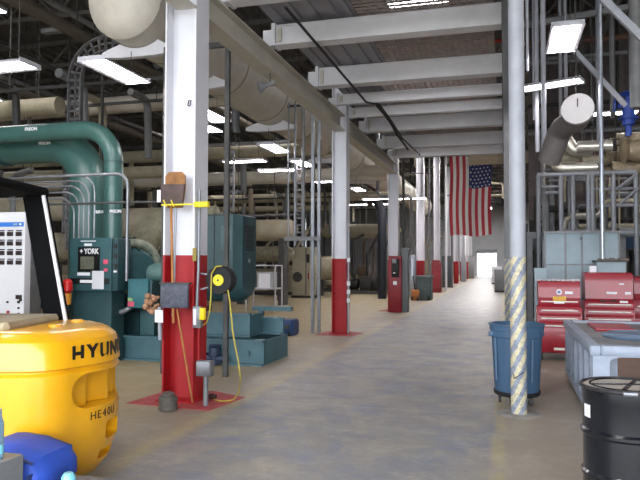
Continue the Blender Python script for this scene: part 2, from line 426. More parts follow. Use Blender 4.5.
# deck sheets and open grating between the beams
deckm = mat('mezzanine_deck_sheet', hx('9a9aa0'), .6, noise=.1, scale=1.5)
def deck(x0, x1, y0, y1, z):
    m = MB(); x = x0
    while x < x1-.01:
        e = min(x+.3, x1); m.box(x, x+(e-x)*.55, y0, y1, z, z+.012).box(x+(e-x)*.55, e, y0, y1, z+.035, z+.047).box(x+(e-x)*.53, x+(e-x)*.57, y0, y1, z, z+.047); x = e
    return m
ZD = 5.56
for (y0, y1, xe, lb) in ((6.2, 9.0, -1.9, 'grey corrugated deck sheet between the two nearest aisle beams'), (9.0, 12.4, -2.2, 'grey corrugated deck sheet between the big aisle beams'), (12.4, 23, -2.6, 'grey corrugated deck sheet running on to the farthest beam')):
    tag(deck(-3.54, xe, y0+.01, y1-.01, ZD).build('deck_sheet', deckm), lb, 'deck')
gratm = mat('brown_floor_grating', hx('8f837d'), .6, .1, noise=.15)
def grating(x0, x1, y0, y1, z):
    m = MB(); y = y0
    while y < y1: m.box(x0, x1, y, y+.012, z, z+.035); y += .13
    x = x0
    while x < x1: m.box(x, x+.012, y0, y1, z+.01, z+.03); x += .12
    return m
for (y0, y1, x0, lb) in ((6.2, 9.0, -1.89, 'open steel grating panel above the nearest aisle beams'), (9.0, 12.4, -2.19, 'open steel grating panel between the big aisle beams'), (12.4, 23, -2.59, 'open steel grating stretching to the farthest aisle beam')):
    tag(grating(x0, -.13, y0, y1, ZD+.01).build('floor_grating', gratm), lb, 'grating')
sprk = mat('sprinkler_pipe_red', hx('a02a22'), .5)
t = thing('sprinkler_pipe', 'red sprinkler pipe seen through the grating above the aisle', 'pipe', (-1.5, 14, 7.2))
a = atY(395, 50, 16.0); b = atY(462, 44, 16.0); zz = (a.z+b.z)/2
MB().tube([(a.x-.4, 16.0, zz), (b.x+1.2, 16.0, zz)], .04).build('main_run', sprk, t)
m = MB()
for xx in (a.x, (a.x+b.x)/2, b.x): m.tube([(xx, 16.0, zz), (xx, 16.0, zz+.5)], .022, 8).lathe([(0, .035), (.5, .05), (1, .035)], (xx, 16.0, zz-.09), (xx, 16.0, zz-.02), 10)
m.build('branch', sprk, t)
# rope / cable slung under the aisle beams
m = MB(); pts = [atY(285, 0, 8.2), atY(315, 42, 9.6), atY(366, 96, 13.6), atY(374, 101, 13.8), atY(379, 104, 13.8), atY(392, 122, 14.6), atY(402, 138, 16.5), atY(420, 155, 19.4)]
for q in pts: q.z = min(q.z, 5.14)
m.tube(pts, .022, 8, .2, 4)
t = tag(m.build('electrical_cable', vdark), 'dark cable slung diagonally under the white aisle beams', 'cable')
# two heavier leads
m = MB(); m.tube([*[Vector((q.x, q.y, 5.12)) for q in (atY(377, 101, 13.9), atY(383, 108, 14.6), atY(390, 118, 15.6), atY(397, 132, 17.2), atY(408, 146, 19.6))]], .03, 8, .2, 4)
tag(m.build('electrical_cable', blackr), 'thick black lead drooping from the clamp at the second column', 'cable')
# ================================================================ LEFT OF THE AISLE
def boxpx(x0, x1, y0, y1, Y, depth, m=None, bev=0, z0=None, z1=None):
    a = atY(x0, (y0+y1)/2, Y); b = atY(x1, (y0+y1)/2, Y)
    top = atY((x0+x1)/2, y0, Y).z if z1 is None else z1; bot = atY((x0+x1)/2, y1, Y).z if z0 is None else z0
    m = m or MB(); m.box(a.x, b.x, Y, Y+depth, max(0, bot), top, bev); return m, (a.x, b.x, max(0, bot), top)
# ---------------- forklift (rear end), local frame: +x = rearwards
FX, FY, FA = -2.90, 4.42, R(13)
fk = thing('forklift', 'yellow forklift seen from behind with rounded counterweight and black overhead guard', 'forklift', (FX, FY, 0), FA)
def planshape(z, inset=0, n=28, L_=1.5, W=.62, bow=.20, rc=.34):
    """outline of the counterweight at one height: bowed rear, rounded corners"""
    W = W - inset; pts = []
    # near side front -> rear corner -> bowed rear -> far corner -> far side front
    pts.append((-L_, -W))
    pts.append((-L_*.6, -W))
    for k in range(9):
        a = R(-90 + 72*k/8); pts.append((-bow-rc+.08-inset + rc*math.cos(a)+0, -W+rc + rc*math.sin(a)))
    x0, y0 = pts[-1]
    for k in range(1, 12):
        s_ = k/12; y = y0*(1-2*s_); pts.append((x0 + (0-inset-x0)*(1-(2*s_-1)**2), y))
    for (x, y) in [p for p in pts[:11]][::-1]: pts.append((x, -y))
    return [(x, y, z) for x, y in pts]
levels = [(.05, .24), (.10, .14), (.2, .06), (.38, .0), (.62, -.005), (.905, -.005), (.925, .012), (.935, .012), (.95, -.01), (1.06, 0), (1.135, .02), (1.185, .07), (1.205, .13)]
m = MB(); vs = []; 
for z, ins in levels: vs += planshape(z, ins)
n = len(planshape(0)); fs = [(i*n+j, i*n+(j+1) % n, (i+1)*n+(j+1) % n, (i+1)*n+j) for i in range(len(levels)-1) for j in range(n)]
fs += [tuple(range(n-1, -1, -1)), tuple(range((len(levels)-1)*n, len(levels)*n))]
m.add(vs, fs)
dust = mat('dusty_yellow_paint', hx('e3ad14'), .5, noise=.1)
body = m.build('counterweight', yel, fk, local=True)
def cut(target, cm):
    c = cm.build('cutter', yel); mod = target.modifiers.new('b', 'BOOLEAN'); mod.operation = 'DIFFERENCE'; mod.object = c; mod.solver = 'EXACT'
    if target.parent: c.location = fk.matrix_world @ c.location; c.rotation_euler.z = FA
    bpy.context.view_layer.update(); dg = bpy.context.evaluated_depsgraph_get(); dg.update()
    me = bpy.data.meshes.new_from_object(target.evaluated_get(dg)); target.modifiers.clear(); target.data = me; bpy.data.objects.remove(c)
fk.rotation_euler.z = FA; bpy.context.view_layer.update()
def rrect(w0, w1, z0, z1, r, n=6):
    P = []
    for (cx, cz, a) in ((w1-r, z0+r, -90), (w1-r, z1-r, 0), (w0+r, z1-r, 90), (w0+r, z0+r, 180)):
        for k in range(n+1): P.append((cx+r*math.cos(R(a+90*k/n)), cz+r*math.sin(R(a+90*k/n))))
    return P
cut(body, MB().prism(rrect(-.42, .42, .635, .89, .125), -.36, .2, 'x'))
cut(body, MB().prism(rrect(-.12, .12, .37, .50, .03), -.14, .2, 'x'))
cut(body, MB().prism(rrect(-.13, .13, .22, .29, .02), -.14, .2, 'x'))
cut(body, MB().prism([(-.80+.46*math.cos(R(a)), .08+.46*math.sin(R(a))) for a in range(0, 360, 12)], -.9, -.30, 'y'))
body.data.set_sharp_from_angle(angle=R(30))
m = MB()
for y in (-.28, -.02, .24):      # upright vanes inside the grille opening
    m.prism([(-.36, y-.13), (-.24-abs(y)*.25, y-.13), (-.075-abs(y)*.25, y+.07), (-.07-abs(y)*.25, y+.105), (-.36, y+.105)], .637, .887, 'z')
m.build('grille_vanes', yel, fk, local=True)
for y in (-.1, .3): MB().lathe([(0, .05), (.7, .05), (1, .035)], (-.42, y, 1.20), (-.42, y, 1.225), 16).build('lifting_eye_plug', yel, fk, local=True)
hood = mat('dusty_hood', hx('a89a80'), .8, noise=.15)
m = MB().box(-1.5, -.62, -.42, .42, 1.19, 1.26, .03); m.build('hood', hood, fk, local=True)['label'] = 'dusty tan hood top'
# wheel
t = MB().lathe([(0, .2), (.05, .26), (.2, .285), (.8, .285), (.95, .26), (1, .2)], (-.84, -.58, .285), (-.84, -.36, .285), 28).build('rear_tyre', blackr, fk, local=True)
MB().lathe([(0, .16), (.5, .17), (1, .05)], (-.84, -.59, .285), (-.84, -.55, .285), 20).build('wheel_hub', dsteel, t, local=True)
MB().lathe([(0, .2), (.05, .26), (.2, .285), (.8, .285), (.95, .26), (1, .2)], (-.98, .36, .285), (-.98, .5, .285), 28).build('rear_tyre', blackr, fk, local=True)
# overhead guard
gp = [(-.52, 1.18), (-.86, 2.2)]
for y, nm in ((.47, 'far'), (-.6, 'near')):
    fo = 0 if y > 0 else -.45
    m = MB(); m.sweep([(-.66+fo, y, 1.15), (-.88+fo, y, 2.26)], [(-.04, -.09), (.04, -.09), (.04, .09), (-.04, .09)], up=(0, 0, 1)); 
    m.build('guard_post', guardb, fk, local=True)
    if y > 0: MB().sweep([(-.568, y-.04, 1.15), (-.788, y-.04, 2.26)], [(-.012, -.012), (.012, -.012), (.012, .012), (-.012, .012)]).build('post_edge', labelw if y > 0 else galv, fk, local=True)['label'] = 'pale edge of the guard post'  # narrow pale strip along one edge of the black post
m = MB().box(-1.02, -.78, -.66, .53, 2.26, 2.33, .02)
for y in (-.66, .45): m.box(-1.9, -.9, y, y+.08, 2.26, 2.32)
for x in (-1.05, -1.25, -1.45, -1.65, -1.85): m.box(x, x+.05, -.58, .45, 2.27, 2.31)
m.build('overhead_guard', guardb, fk, local=True)
# lettering wraps round the bowed rear
def rear_x(y, ins=0):
    P = planshape(0, ins); best = None
    for i in range(len(P)-1):
        (x0, y0, _), (x1, y1, _) = P[i], P[i+1]
        if (y0 <= y <= y1) or (y1 <= y <= y0):
            if abs(y1-y0) > 1e-6:
                x = x0+(x1-x0)*(y-y0)/(y1-y0)
                if best is None or x > best[0]: best = (x, math.atan2(-(x1-x0), (y1-y0)))
    return best
blk = mat('black_lettering', hx('181410'), .5, noise=0)
def outline_arc():
    P = [Vector((x, y)) for x, y, _ in planshape(0, 0)]; c = min(range(len(P)), key=lambda i: (abs(P[i].y)-P[i].x*.01))
    A = [0.0]
    for i in range(1, len(P)): A.append(A[-1]+(P[i]-P[i-1]).length)
    # arc position of the centre line y = 0
    for i in range(len(P)-1):
        if P[i].y <= 0 <= P[i+1].y: s0 = A[i]+(A[i+1]-A[i])*(-P[i].y/(P[i+1].y-P[i].y)); break
    def at(u):
        u += s0
        for i in range(len(P)-1):
            if A[i] <= u <= A[i+1]:
                t_ = (u-A[i])/(A[i+1]-A[i]); p = P[i].lerp(P[i+1], t_); d = (P[i+1]-P[i]).normalized(); return p, Vector((d.y, -d.x))
        return P[-1], Vector((1, 0))
    return at
ARC = outline_arc()
def wrap_text(s, u0, z, size, step, m_, name, bold=.006):
    V, Fc = [], []; u = u0
    for ch in s:
        o = text(None, ch, size, (0, 0, 0), (0, 0, 0), m_, 'tmp', .002, bold=bold, local=True); me = o.data; k = len(V)
        for v in me.vertices:
            p, nrm = ARC(u+v.co.x); q = p+nrm*(.004+v.co.z+.001); V.append((q.x, q.y, z+v.co.y))
        Fc += [tuple(i+k for i in p.vertices) for p in me.polygons]; bpy.data.objects.remove(o); u += step
    me = bpy.data.meshes.new(name); me.from_pydata(V, [], Fc); me.materials.append(m_)
    o = bpy.data.objects.new(name, me); COL.objects.link(o); o.parent = fk; return o
wrap_text('HYUNDAI', -.40, 1.035, .15, .125, blk, 'brand_lettering')['label'] = 'black brand lettering on the counterweight'
wrap_text('HE40U', -.26, .57, .085, .058, blk, 'model_lettering', .0)['label'] = 'thin black model lettering under the grille'
m = MB()
for (y, z, w_, h_) in ((-.5, .42, .09, .025), (-.36, .31, .1, .02), (-.2, .33, .13, .015)):
    x, a = rear_x(y); m.cbox((x-.01, y, z), .02, w_, h_)
scr_ = mat('bare_metal_scratches', hx('a8744a'), .7, noise=.3, scale=30)
# ---------------- blue bag on a crate, bottles
bagm = mat('blue_nylon', hx('2a50b8'), .65, noise=.15, scale=5, bump=.4)
bc = atY(20, 470, 3.3)
zt = atY(20, 441, 3.3).z; zc = .3
t = thing('crate', 'grey plastic crate under the blue bag, mostly outside the photo', 'crate', (bc.x, 3.5, 0))
MB().box(bc.x-.45, bc.x+.32, 3.28, 3.72, 0, zc, .02).build('crate_body', steelg, t); MB().box(bc.x-.47, bc.x+.34, 3.26, 3.74, zc-.04, zc-.005, .01).build('rim', steelg, t)
bg_ = thing('tool_bag', 'bright blue nylon tool bag with grey straps in front of the forklift', 'bag', (bc.x, 3.5, zc))
H_ = zt-zc-.03
H_ -= .02
prof = [(-.42, 0), (.10, 0), (.125, .05), (.12, H_*.5), (.085, H_*.66), (.08, H_*.78), (-.12, H_*.96), (-.30, H_), (-.42, H_*.8), (-.45, .12)]
m = MB(); vs = []
for yy, sc in ((-.2, .8), (-.17, .95), (-.05, 1.0), (.12, 1.0), (.19, .95), (.22, .8)):
    vs += [(bc.x + (p_[0]+.08)*sc-.08, 3.5+yy, zc + p_[1]*(sc if p_[1] > .01 else 1)) for p_ in prof]
n = len(prof); fs = [(i*n+j, i*n+(j+1) % n, (i+1)*n+(j+1) % n, (i+1)*n+j) for i in range(5) for j in range(n)] + [tuple(range(n)), tuple(range(6*n-1, 5*n-1, -1))]
m.add(vs, fs); m.build('bag_body', bagm, bg_, angle=60)
stm = mat('navy_webbing', hx('263766'), .7, noise=.1)
m = MB(); m.sweep([(bc.x+.01, 3.29, zc+.01), (bc.x+.0, 3.285, zc+.14), (bc.x+.0, 3.29, zc+.18)], [(-.028, -.004), (.028, -.004), (.028, .004), (-.028, .004)])
m.sweep([(bc.x+.075, 3.29, zc+.01), (bc.x+.08, 3.29, zc+.13)], [(-.022, -.004), (.022, -.004), (.022, .004), (-.022, .004)])
m.build('strap', stm, bg_)
MB().box(bc.x-.035, bc.x+.035, 3.272, 3.28, zc+.155, zc+.177).build('buckle', galv, bg_)
MB().sweep([(bc.x-.3, 3.295, zc+H_*.86), (bc.x-.0, 3.295, zc+H_*.8), (bc.x+.09, 3.30, zc+H_*.7)], [(-.012, -.003), (.012, -.003), (.012, .003), (-.012, .003)]).build('zip', stm, bg_)
aqua = mat('aqua_plastic', hx('7cc9d6'), .25, noise=.03)
clearp = mat('clear_blue_plastic', hx('9fc6e0'), .15, noise=.02, trans=.7)
q = atY(1.5, 425, 3.12); 
t = thing('water_bottle', 'clear water bottle with aqua base at the left edge of the photo', 'bottle', (q.x, 3.12, 0))
zb0 = atY(1.5, 459, 3.12).z
MB().box(q.x-.2, q.x+.06, 3.0, 3.24, 0, zb0, .01).build('stand_block', steelg, thing('crate', 'grey crate carrying the clear bottle at the left edge', 'crate', (q.x, 3.12, 0)))
t.location.z = zb0
MB().lathe([(0, .027), (.1, .03), (.7, .03), (.85, .018), (1, .016)], (q.x-.02, 3.12, zb0), (q.x-.02, 3.12, q.z+.09), 18).build('bottle_body', clearp, t)
MB().lathe([(0, .031), (1, .031)], (q.x-.02, 3.12, zb0+.03), (q.x-.02, 3.12, zb0+.08), 18).build('band', aqua, t)
q = atY(67, 476, 3.3)
t = thing('water_bottle', 'aqua bottle lying against the right end of the blue bag', 'bottle', (q.x, 3.3, 0))
MB().lathe([(0, .03), (.1, .04), (.8, .045), (.95, .04), (1, .025)], (q.x+.01, 3.3, 0), (q.x+.01, 3.3, q.z+.02), 18).build('bottle_body', aqua, t)
# ---------------- white switchboard with rows of black meters
SY = 8.0
m, (x0, x1, z0, z1) = boxpx(-75, 24, 213, 345, SY, .7, z0=0)
sb = thing('switchboard', 'white electrical switchboard with rows of small black meters behind the forklift', 'switchboard', ((x0+x1)/2, SY+.35, 0))
panelw = mat('off_white_panel', hx('c9c9cc'), .45, noise=.04, scale=2)
MB().box(x0, x1, SY, SY+.14, 0, z1, .01).build('cabinet_body', panelw, sb)
MB().box(x0, x1-.5, SY+.14, SY+.7, 0, z1-.1, .01).build('rear_housing', steelg, sb)
bz = atY(20, 222, SY).z; bz1 = atY(20, 226.5, SY).z
bluep = mat('blue_stripe', hx('2f6fc4'), .4, noise=.03)
MB().box(x0+.02, x1-.02, SY-.006, SY, bz1, bz).build('blue_stripe', bluep, sb)
MB().box(x1-.2, x1-.13, SY-.01, SY-.005, (bz+bz1)/2-.012, (bz+bz1)/2+.012).build('stripe_mark', bluegrey, sb); MB().box(x1-.09, x1-.06, SY-.01, SY-.005, (bz+bz1)/2-.015, (bz+bz1)/2+.015).build('stripe_mark', labelw, sb)
dk = mat('meter_black', hx('2a1f1f'), .35, noise=.1)
g = 0
for r_, py in enumerate((234, 243.5, 253, 262.5, 297)):
    for c_, px in enumerate((-15, -6, 2, 10.5, 19.2)):
        if r_ == 4 and c_ != 4: continue
        a = atY(px, py, SY); mt_ = MB().cbox((a.x, SY-.012, a.z), .098, .024, .062, .004).build('meter', dk, sb)
        if r_ < 4: MB().cbox((a.x, SY-.004, a.z+.05), .1, .012, .016).build('meter_plate', dk, mt_)
for (px, py, rr, mm) in ((8, 302, .014, black), (19, 302, .02, black), (8.5, 312, .022, toolred), (19, 308, .016, black), (18.5, 322, .03, black), (6, 322, .022, black), (19, 314, .02, black), (21, 300, .02, black)):
    a = atY(px, py, SY); MB().lathe([(0, rr), (.7, rr), (1, rr*.6)], (a.x, SY, a.z), (a.x, SY-.03, a.z), 14).build('switch_knob', mm, sb)
a = atY(5, 278, 6.2)
fs_ = MB().box(-2.05, -1.2, -.35, .25, 1.26, 1.36, .04); fs_.build('seat', blackr, fk, local=True)
MB().box(-1.32, -1.2, -.3, .22, 1.36, 1.62, .04).build('seat_back', blackr, fk, local=True)
# ---------------- chiller beside the first column
CHY = 9.95
ch = thing('chiller', 'teal industrial water chiller on a steel skid behind the first red column', 'chiller', (-5.4, CHY+.8, 0))
xr = atY(262, 350, CHY).x; xl = xr-4.6
def ibm(m, x0, x1, y0, y1, z0, z1, t=.03):
    m.box(x0, x1, y0, y1, z0, z0+t).box(x0, x1, y0, y1, z1-t, z1).box(x0, x1, y0+.085, y0+.10, z0+t, z1-t)
    if y1-y0 > .1: m.box(x1-.02, x1, y0+.09, y1-.02, z0+t, z1-t)
    return m
m = MB(); ibm(m, xl, xr, CHY, CHY+.2, 0, .42); ibm(m, xl, atY(280.5, 340, CHY+1.3).x, CHY+1.3, CHY+1.5, 0, .42)
m.box(xr-.05, xr, CHY+.2, CHY+1.3, 0, .40).box(xl+1, xl+1.1, CHY+.2, CHY+1.3, 0, .4)
m.lathe([(0, .045), (1, .045)], (xr-.28, CHY+.03, .2), (xr-.28, CHY+.045, .2), 14)
m.build('skid', tealb, ch)
m = MB(); ibm(m, xr-1.35, xr-.38, CHY+.35, CHY+.5, .42, .82); ibm(m, xr-1.0, xr+.02, CHY+.9, CHY+1.05, .42, .72); m.box(xr-.4, xr-.36, CHY+.36, CHY+1.0, .42, .8)
m.build('motor_plinth', tealb, ch)
m = MB().box(xr-.7, xr+.05, CHY+1.32, CHY+1.46, .80, .88).box(xr-.6, xr-.5, CHY+1.35, CHY+1.42, .42, .8); m.build('channel_rail', tealb, ch)
# U-shaped motor
MX0, MX1 = atY(203, 250, CHY+.5).x, atY(254, 250, CHY+.5).x; MZ1 = atY(235, 214, CHY+.3).z; MZ0 = atY(235, 303, CHY+.3).z
w_ = (MX1-MX0)
MXe = -4.27; MYc = CHY+.62
def usec(w2, top, bot, x): return [(x, MYc-w2, top), (x, MYc+w2, top)] + [(x, MYc+w2*math.cos(R(a)), bot+w2-w2*math.sin(R(a))) for a in range(0, 181, 15)]
secs = [usec(.42, MZ1, MZ0, MX0), usec(.42, MZ1, MZ0, MXe-.13), usec(.31, MZ1-.03, MZ0+.1, MXe)]
n = len(secs[0]); m = MB().add(sum(secs, []), [(i*n+j, i*n+(j+1) % n, (i+1)*n+(j+1) % n, (i+1)*n+j) for i in range(2) for j in range(n)] + [tuple(range(n)), tuple(range(3*n-1, 2*n-1, -1))])
mo = m.build('motor_housing', teald, ch, angle=25)
m = MB()
for z in (MZ0+.55, MZ1-.03): m.box(MX0+.1, MXe-.15, MYc-.43, MYc-.42, z, z+.015)
m.box(-4.75, -4.74, MYc-.43, MYc-.42, MZ0+.55, MZ1).build('housing_seam', vdark, mo)
MB().box(-4.62, -4.42, MYc-.425, MYc-.40, MZ0+.9, MZ1-.2).build('cover_plate', teal, mo)
m = MB(); z = MZ1-.62
while z < MZ1-.2: m.box(MXe-.004, MXe+.012, MYc-.2, MYc+.2, z, z+.024); z += .04
m.build('vent_louvre', vdark, ch)
MB().lathe([(0, .04), (1, .03)], (MXe, MYc-.02, MZ1-.8), (MXe+.02, MYc-.02, MZ1-.8), 14).build('cap', galv, ch)
# control panel
CPY = 9.5
m, (x0, x1, z0, z1) = boxpx(69, 111, 238, 291, CPY, .5, bev=.015)
cp = m.build('control_panel', teal, ch)
m, _ = boxpx(73, 111, 291, 352, CPY+.08, .4, z0=.42-.42, bev=.01); m.build('panel_pedestal', teald, ch)
m, _ = boxpx(111, 117.5, 239, 291, CPY+.05, .4, bev=.01); gsb = m.build('gauge_column', teald, ch)
for py in (246, 256, 266): a = atY(114, py, CPY); MB().cbox((a.x, CPY+.04, a.z), .05, .03, .08).build('gauge', vdark, gsb)
a = atY(114, 271.5, CPY); MB().cbox((a.x, CPY+.04, a.z), .05, .03, .03).build('gauge_label', labelw, gsb)
def face(px0, px1, py0, py1, Y, m_, name, par, th=.008):
    a = atY(px0, py1, Y); b = atY(px1, py0, Y); return MB().box(a.x, b.x, Y-th, Y+.002, a.z, b.z).build(name, m_, par)
d_ = face(78, 100, 247, 271.5, CPY, mat('display_black', hx('111213'), .3), 'display_panel', cp)
face(80.3, 94, 256.5, 269, CPY-.008, mat('display_screen', hx('6c6f60'), .3, noise=.25, scale=30), 'screen', d_, .003)
text(cp, '+ YORK', .125, (atY(89.5, 251.5, CPY).x, CPY-.011, atY(90, 251.5, CPY).z), FRONT, labelw, 'maker_lettering', bold=.004, sx=.82)
lp = mat('pink_sticker', hx('d4506a'), .5)
face(103.5, 108, 259.5, 264, CPY, lp, 'sticker', cp); face(104, 107.5, 268.5, 271.5, CPY, lp, 'sticker', cp)
face(81, 96, 240.6, 241.6, CPY, labelw, 'name_strip', cp); face(84.5, 92, 243.5, 246, CPY, labelw, 'name_plate', cp)
face(77.5, 90, 272.5, 275.5, CPY, labelw, 'info_strip', cp)
face(69.5, 109.5, 278.5, 283.8, CPY, black, 'black_strip', cp); face(80, 92, 280, 282.8, CPY-.008, labelw, 'strip_text', cp, .003)
face(92, 104, 271, 289, CPY-.012, mat('paper', hx('cfd0d4'), .8, noise=.03), 'taped_notice', cp, .004)
# compressor casing: bolted rings, seen obliquely
cc = atY(133, 271, CHY+.6)
cy_ = CHY+.55
ax = Vector((.78, -.62, 0)).normalized()
c0 = Vector((cc.x-.02, cy_, cc.z+.06))
cmp_ = MB().lathe([(0, .2), (.1, .44), (.3, .50), (.45, .50), (.47, .40), (.6, .40), (.7, .36), (.85, .33), (1, .26)], c0-ax*.5, c0+ax*.5, 36).build('compressor_casing', teal, ch)
m = MB()
for off, rr in ((-.12, .56), (.12, .47)):
    m.torus(c0+ax*off, ax, rr-.03, .035, 36, 8)
m.build('casing_flange', teald, cmp_)
m = MB(); sidev = ax.cross(Vector((0, 0, 1))).normalized()
for k in range(18):
    a = 2*PI*k/18; p_ = c0 + (sidev*math.cos(a)+Vector((0, 0, 1))*math.sin(a))*.56
    MB().lathe([(0, .022), (1, .022)], p_-ax*.16, p_-ax*.04, 6).build('flange_bolt', dsteel, cmp_)
# inlet nozzle ring in weathered tan metal
for k in range(8):
    a = 2*PI*k/8; p_ = (sidev*math.cos(a)+Vector((0, 0, 1))*math.sin(a)); MB().bar(c0+ax*.02+p_*.44, c0+ax*.42+p_*.30, .02, .05, up=tuple(p_)).build('casing_rib', teald, cmp_)
MB().torus(c0+ax*.22+Vector((0, 0, .02)), ax, .42, .085, 36, 12).build('volute_ring', mat('weathered_metal', hx('9aa08e'), .5, .2, noise=.25, scale=8), ch)
# shell to the right, behind the column
a = atY(150, 263, CHY+.75); b = atY(150, 284, CHY+.75)
rr = (a.z-b.z)/2; zc_ = (a.z+b.z)/2
shell = mat('pale_teal_paint', hx('5d7c77'), .4, noise=.1)
MB().lathe([(0, rr*.8), (.03, rr), (.97, rr), (1, rr*.8)], (cc.x+.42, CHY+.3+rr, zc_), (MX0+.1, CHY+.3+rr, zc_), 24).build('drive_shell', shell, ch)
m, (x0, x1, z0, z1) = boxpx(127.5, 148, 279, 308, CHY-.15, .28, bev=.01); jb = m.build('starter_box', mat('mid_teal_paint', hx('2f6870'), .5, noise=.08), ch)
face(128, 132.5, 298, 301, CHY-.15, mat('green_tag', hx('8fb070'), .6), 'tag', jb); face(128, 134, 301.5, 306.5, CHY-.15, lp, 'tag', jb)
m, _ = boxpx(148.5, 152, 281, 309, CHY-.1, .26); m.build('side_bracket', teald, ch)
MB().tube([atY(113, 311, CHY-.1), atY(122, 312, CHY-.1), atY(130, 308, CHY-.1), atY(131, 305, CHY)], .045, 12, .1).build('flexible_conduit', galv, ch)
boxpx(140, 154, 311, 338, CHY+.3, .3)[0].build('support_leg', teal, ch)
MB().box(cc.x-.6, cc.x-.45, CHY+.4, CHY+.8, .42, cc.z-.2).build('support_leg', teal, ch)
m, _ = boxpx(122, 139, 312, 338, CHY+.5, .1); m.build('dark_frame', teald, ch)  # frame panel in plain dark teal paint
MB().lathe([(0, .33), (.03, .38), (.97, .38), (1, .33)], (xl+.1, CHY+1.0, .85), (cc.x+.9, CHY+1.0, .85), 30).build('condenser_shell', teald, ch)
# pump fitting at the right of the skid
m = MB().lathe([(0, .07), (.5, .07), (.55, .1), (1, .1)], (xr-.78, CHY-.12, .02), (xr-.78, CHY-.12, .3), 14).lathe([(0, .05), (1, .05)], (xr-.95, CHY-.12, .12), (xr-.6, CHY-.12, .12), 12).torus((xr-.78, CHY-.12, .33), (0, 0, 1), .09, .012)
m.cbox((xr-.95, CHY-.12, .1), .05, .16, .2)
tag(m.build('drain_valve', mat('navy_valve_paint', hx('2b3b55'), .5)), 'small navy drain valve on the floor in front of the skid beam', 'valve')
# ---------------- refrigerant pipes
def pipe_label(par, px, py, Y, size):
    a = atY(px, py, Y); text(par, 'FREON', size, (a.x, Y-.003, a.z), FRONT, labelw, 'pipe_lettering', bold=.003)
Y1 = CHY+.15
vA = atY(113.3, 200, Y1); r1 = (atY(122, 200, Y1).x-atY(104.8, 200, Y1).x)/2*.93; zh = atY(60, 131.5, Y1).z
t = thing('refrigerant_pipe', 'slimmer green pipe bending down in front of the thick one', 'pipe', (vA.x, Y1, CPY))
t.location.z = 1.9
MB().tube([(XL*0-13.5, Y1, zh), (vA.x, Y1, zh), (vA.x, Y1, c0.z+.3)], r1, 24, .62, 12).build('pipe_run', tealp, t)
m = MB(); m.lathe([(0, r1+.012), (1, r1+.012)], (vA.x, Y1, zh-.62), (vA.x, Y1, zh-.60), 24).lathe([(0, r1+.05), (1, r1+.05)], (vA.x, Y1, c0.z+.42), (vA.x, Y1, c0.z+.48), 24); m.build('pipe_flange', teald, t)
pipe_label(t, 31, 129, Y1-r1, .085); pipe_label(t, 115.5, 211.5, Y1-r1, .075)
Y2 = CHY+.9
vB = atY(88.5, 200, Y2); r2 = (atY(104.3, 200, Y2).x-atY(72.5, 200, Y2).x)/2*.98; zh2 = atY(50, 145.5, Y2).z
t = thing('refrigerant_pipe', 'thick green pipe with a wide elbow behind the slimmer one', 'pipe', (vB.x, Y2, 1.9))
MB().tube([(-13.5, Y2, zh2), (vB.x, Y2, zh2), (vB.x, Y2, 1.25)], r2, 28, .85, 14).build('pipe_run', tealp, t)
xx = atY(6, 146, Y2).x; MB().lathe([(0, r2+.03), (1, r2+.03)], (xx, Y2, zh2), (xx+.08, Y2, zh2), 28).build('pipe_flange', teald, t)
pipe_label(t, 44.5, 143.3, Y2-r2, .085); pipe_label(t, 99.5, 212, Y2-r2, .07)
# conduits over the control panel
for k, (yy, xv) in enumerate(((177, 95), (182, 89.5), (187, 84.5), (193, 79.5), (199, 74.5))):
    Yc = CPY+.12+.05*k; a = atY(8, yy, Yc); b = atY(xv, yy, Yc)
    m = MB().tube([(a.x, Yc, (a.z+b.z)/2), (b.x, Yc, (a.z+b.z)/2), (b.x, Yc, atY(xv, 238, Yc).z)], .017, 8, .3, 8)
    tag(m.build('conduit', galv), ['outermost and highest of the bent steel conduits above the control panel', 'second outermost bent steel conduit above the control panel', 'middle one of the five bent steel conduits above the control panel',
        'second innermost bent steel conduit above the control panel', 'innermost and lowest bent steel conduit above the control panel'][k], 'conduit', 'conduits feeding the control panel')
Yc = CPY-.1; a = atY(30, 178, Yc); b = atY(128, 173.5, Yc)
tag(MB().tube([(a.x, Yc, b.z), (b.x, Yc, b.z), (b.x, Yc, atY(128, 281, Yc).z)], .026, 10, .22, 8).build('conduit', galv), 'long steel conduit crossing the green pipes and turning down beyond them', 'conduit')
a = atY(40, 205, CPY); b = atY(165, 204.5, CPY)
tag(MB().tube([(a.x, CPY-.05, a.z), (b.x, CPY-.05, a.z)], .02, 8).build('rail_pipe', dsteel), 'thin dark horizontal pipe crossing the green pipes at waist of the bends', 'pipe')
# red bottle-like extinguisher by the guard post
q = atY(67.5, 290, 9.3)
t = thing('warning_lantern', 'small red and yellow lamp between the black guard post and the control panel', 'lamp', (q.x, 9.3, 0))
zt_, zb_ = atY(67, 279, 9.3).z, atY(67, 308, 9.3).z
MB().lathe([(0, .03), (.2, .08), (.8, .08), (1, .04)], (q.x, 9.3, (zt_+zb_)/2), (q.x, 9.3, zt_), 16).build('red_lens', mat('red_plastic', hx('d0201c'), .3), t)
MB().lathe([(0, .06), (1, .07)], (q.x, 9.3, zb_+.06), (q.x, 9.3, (zt_+zb_)/2), 16).build('yellow_base', mat('amber_plastic', hx('d8902a'), .4), t)
MB().tube([(q.x, 9.3, 0), (q.x, 9.3, zb_+.06)], .02, 8).build('stand', dsteel, t)
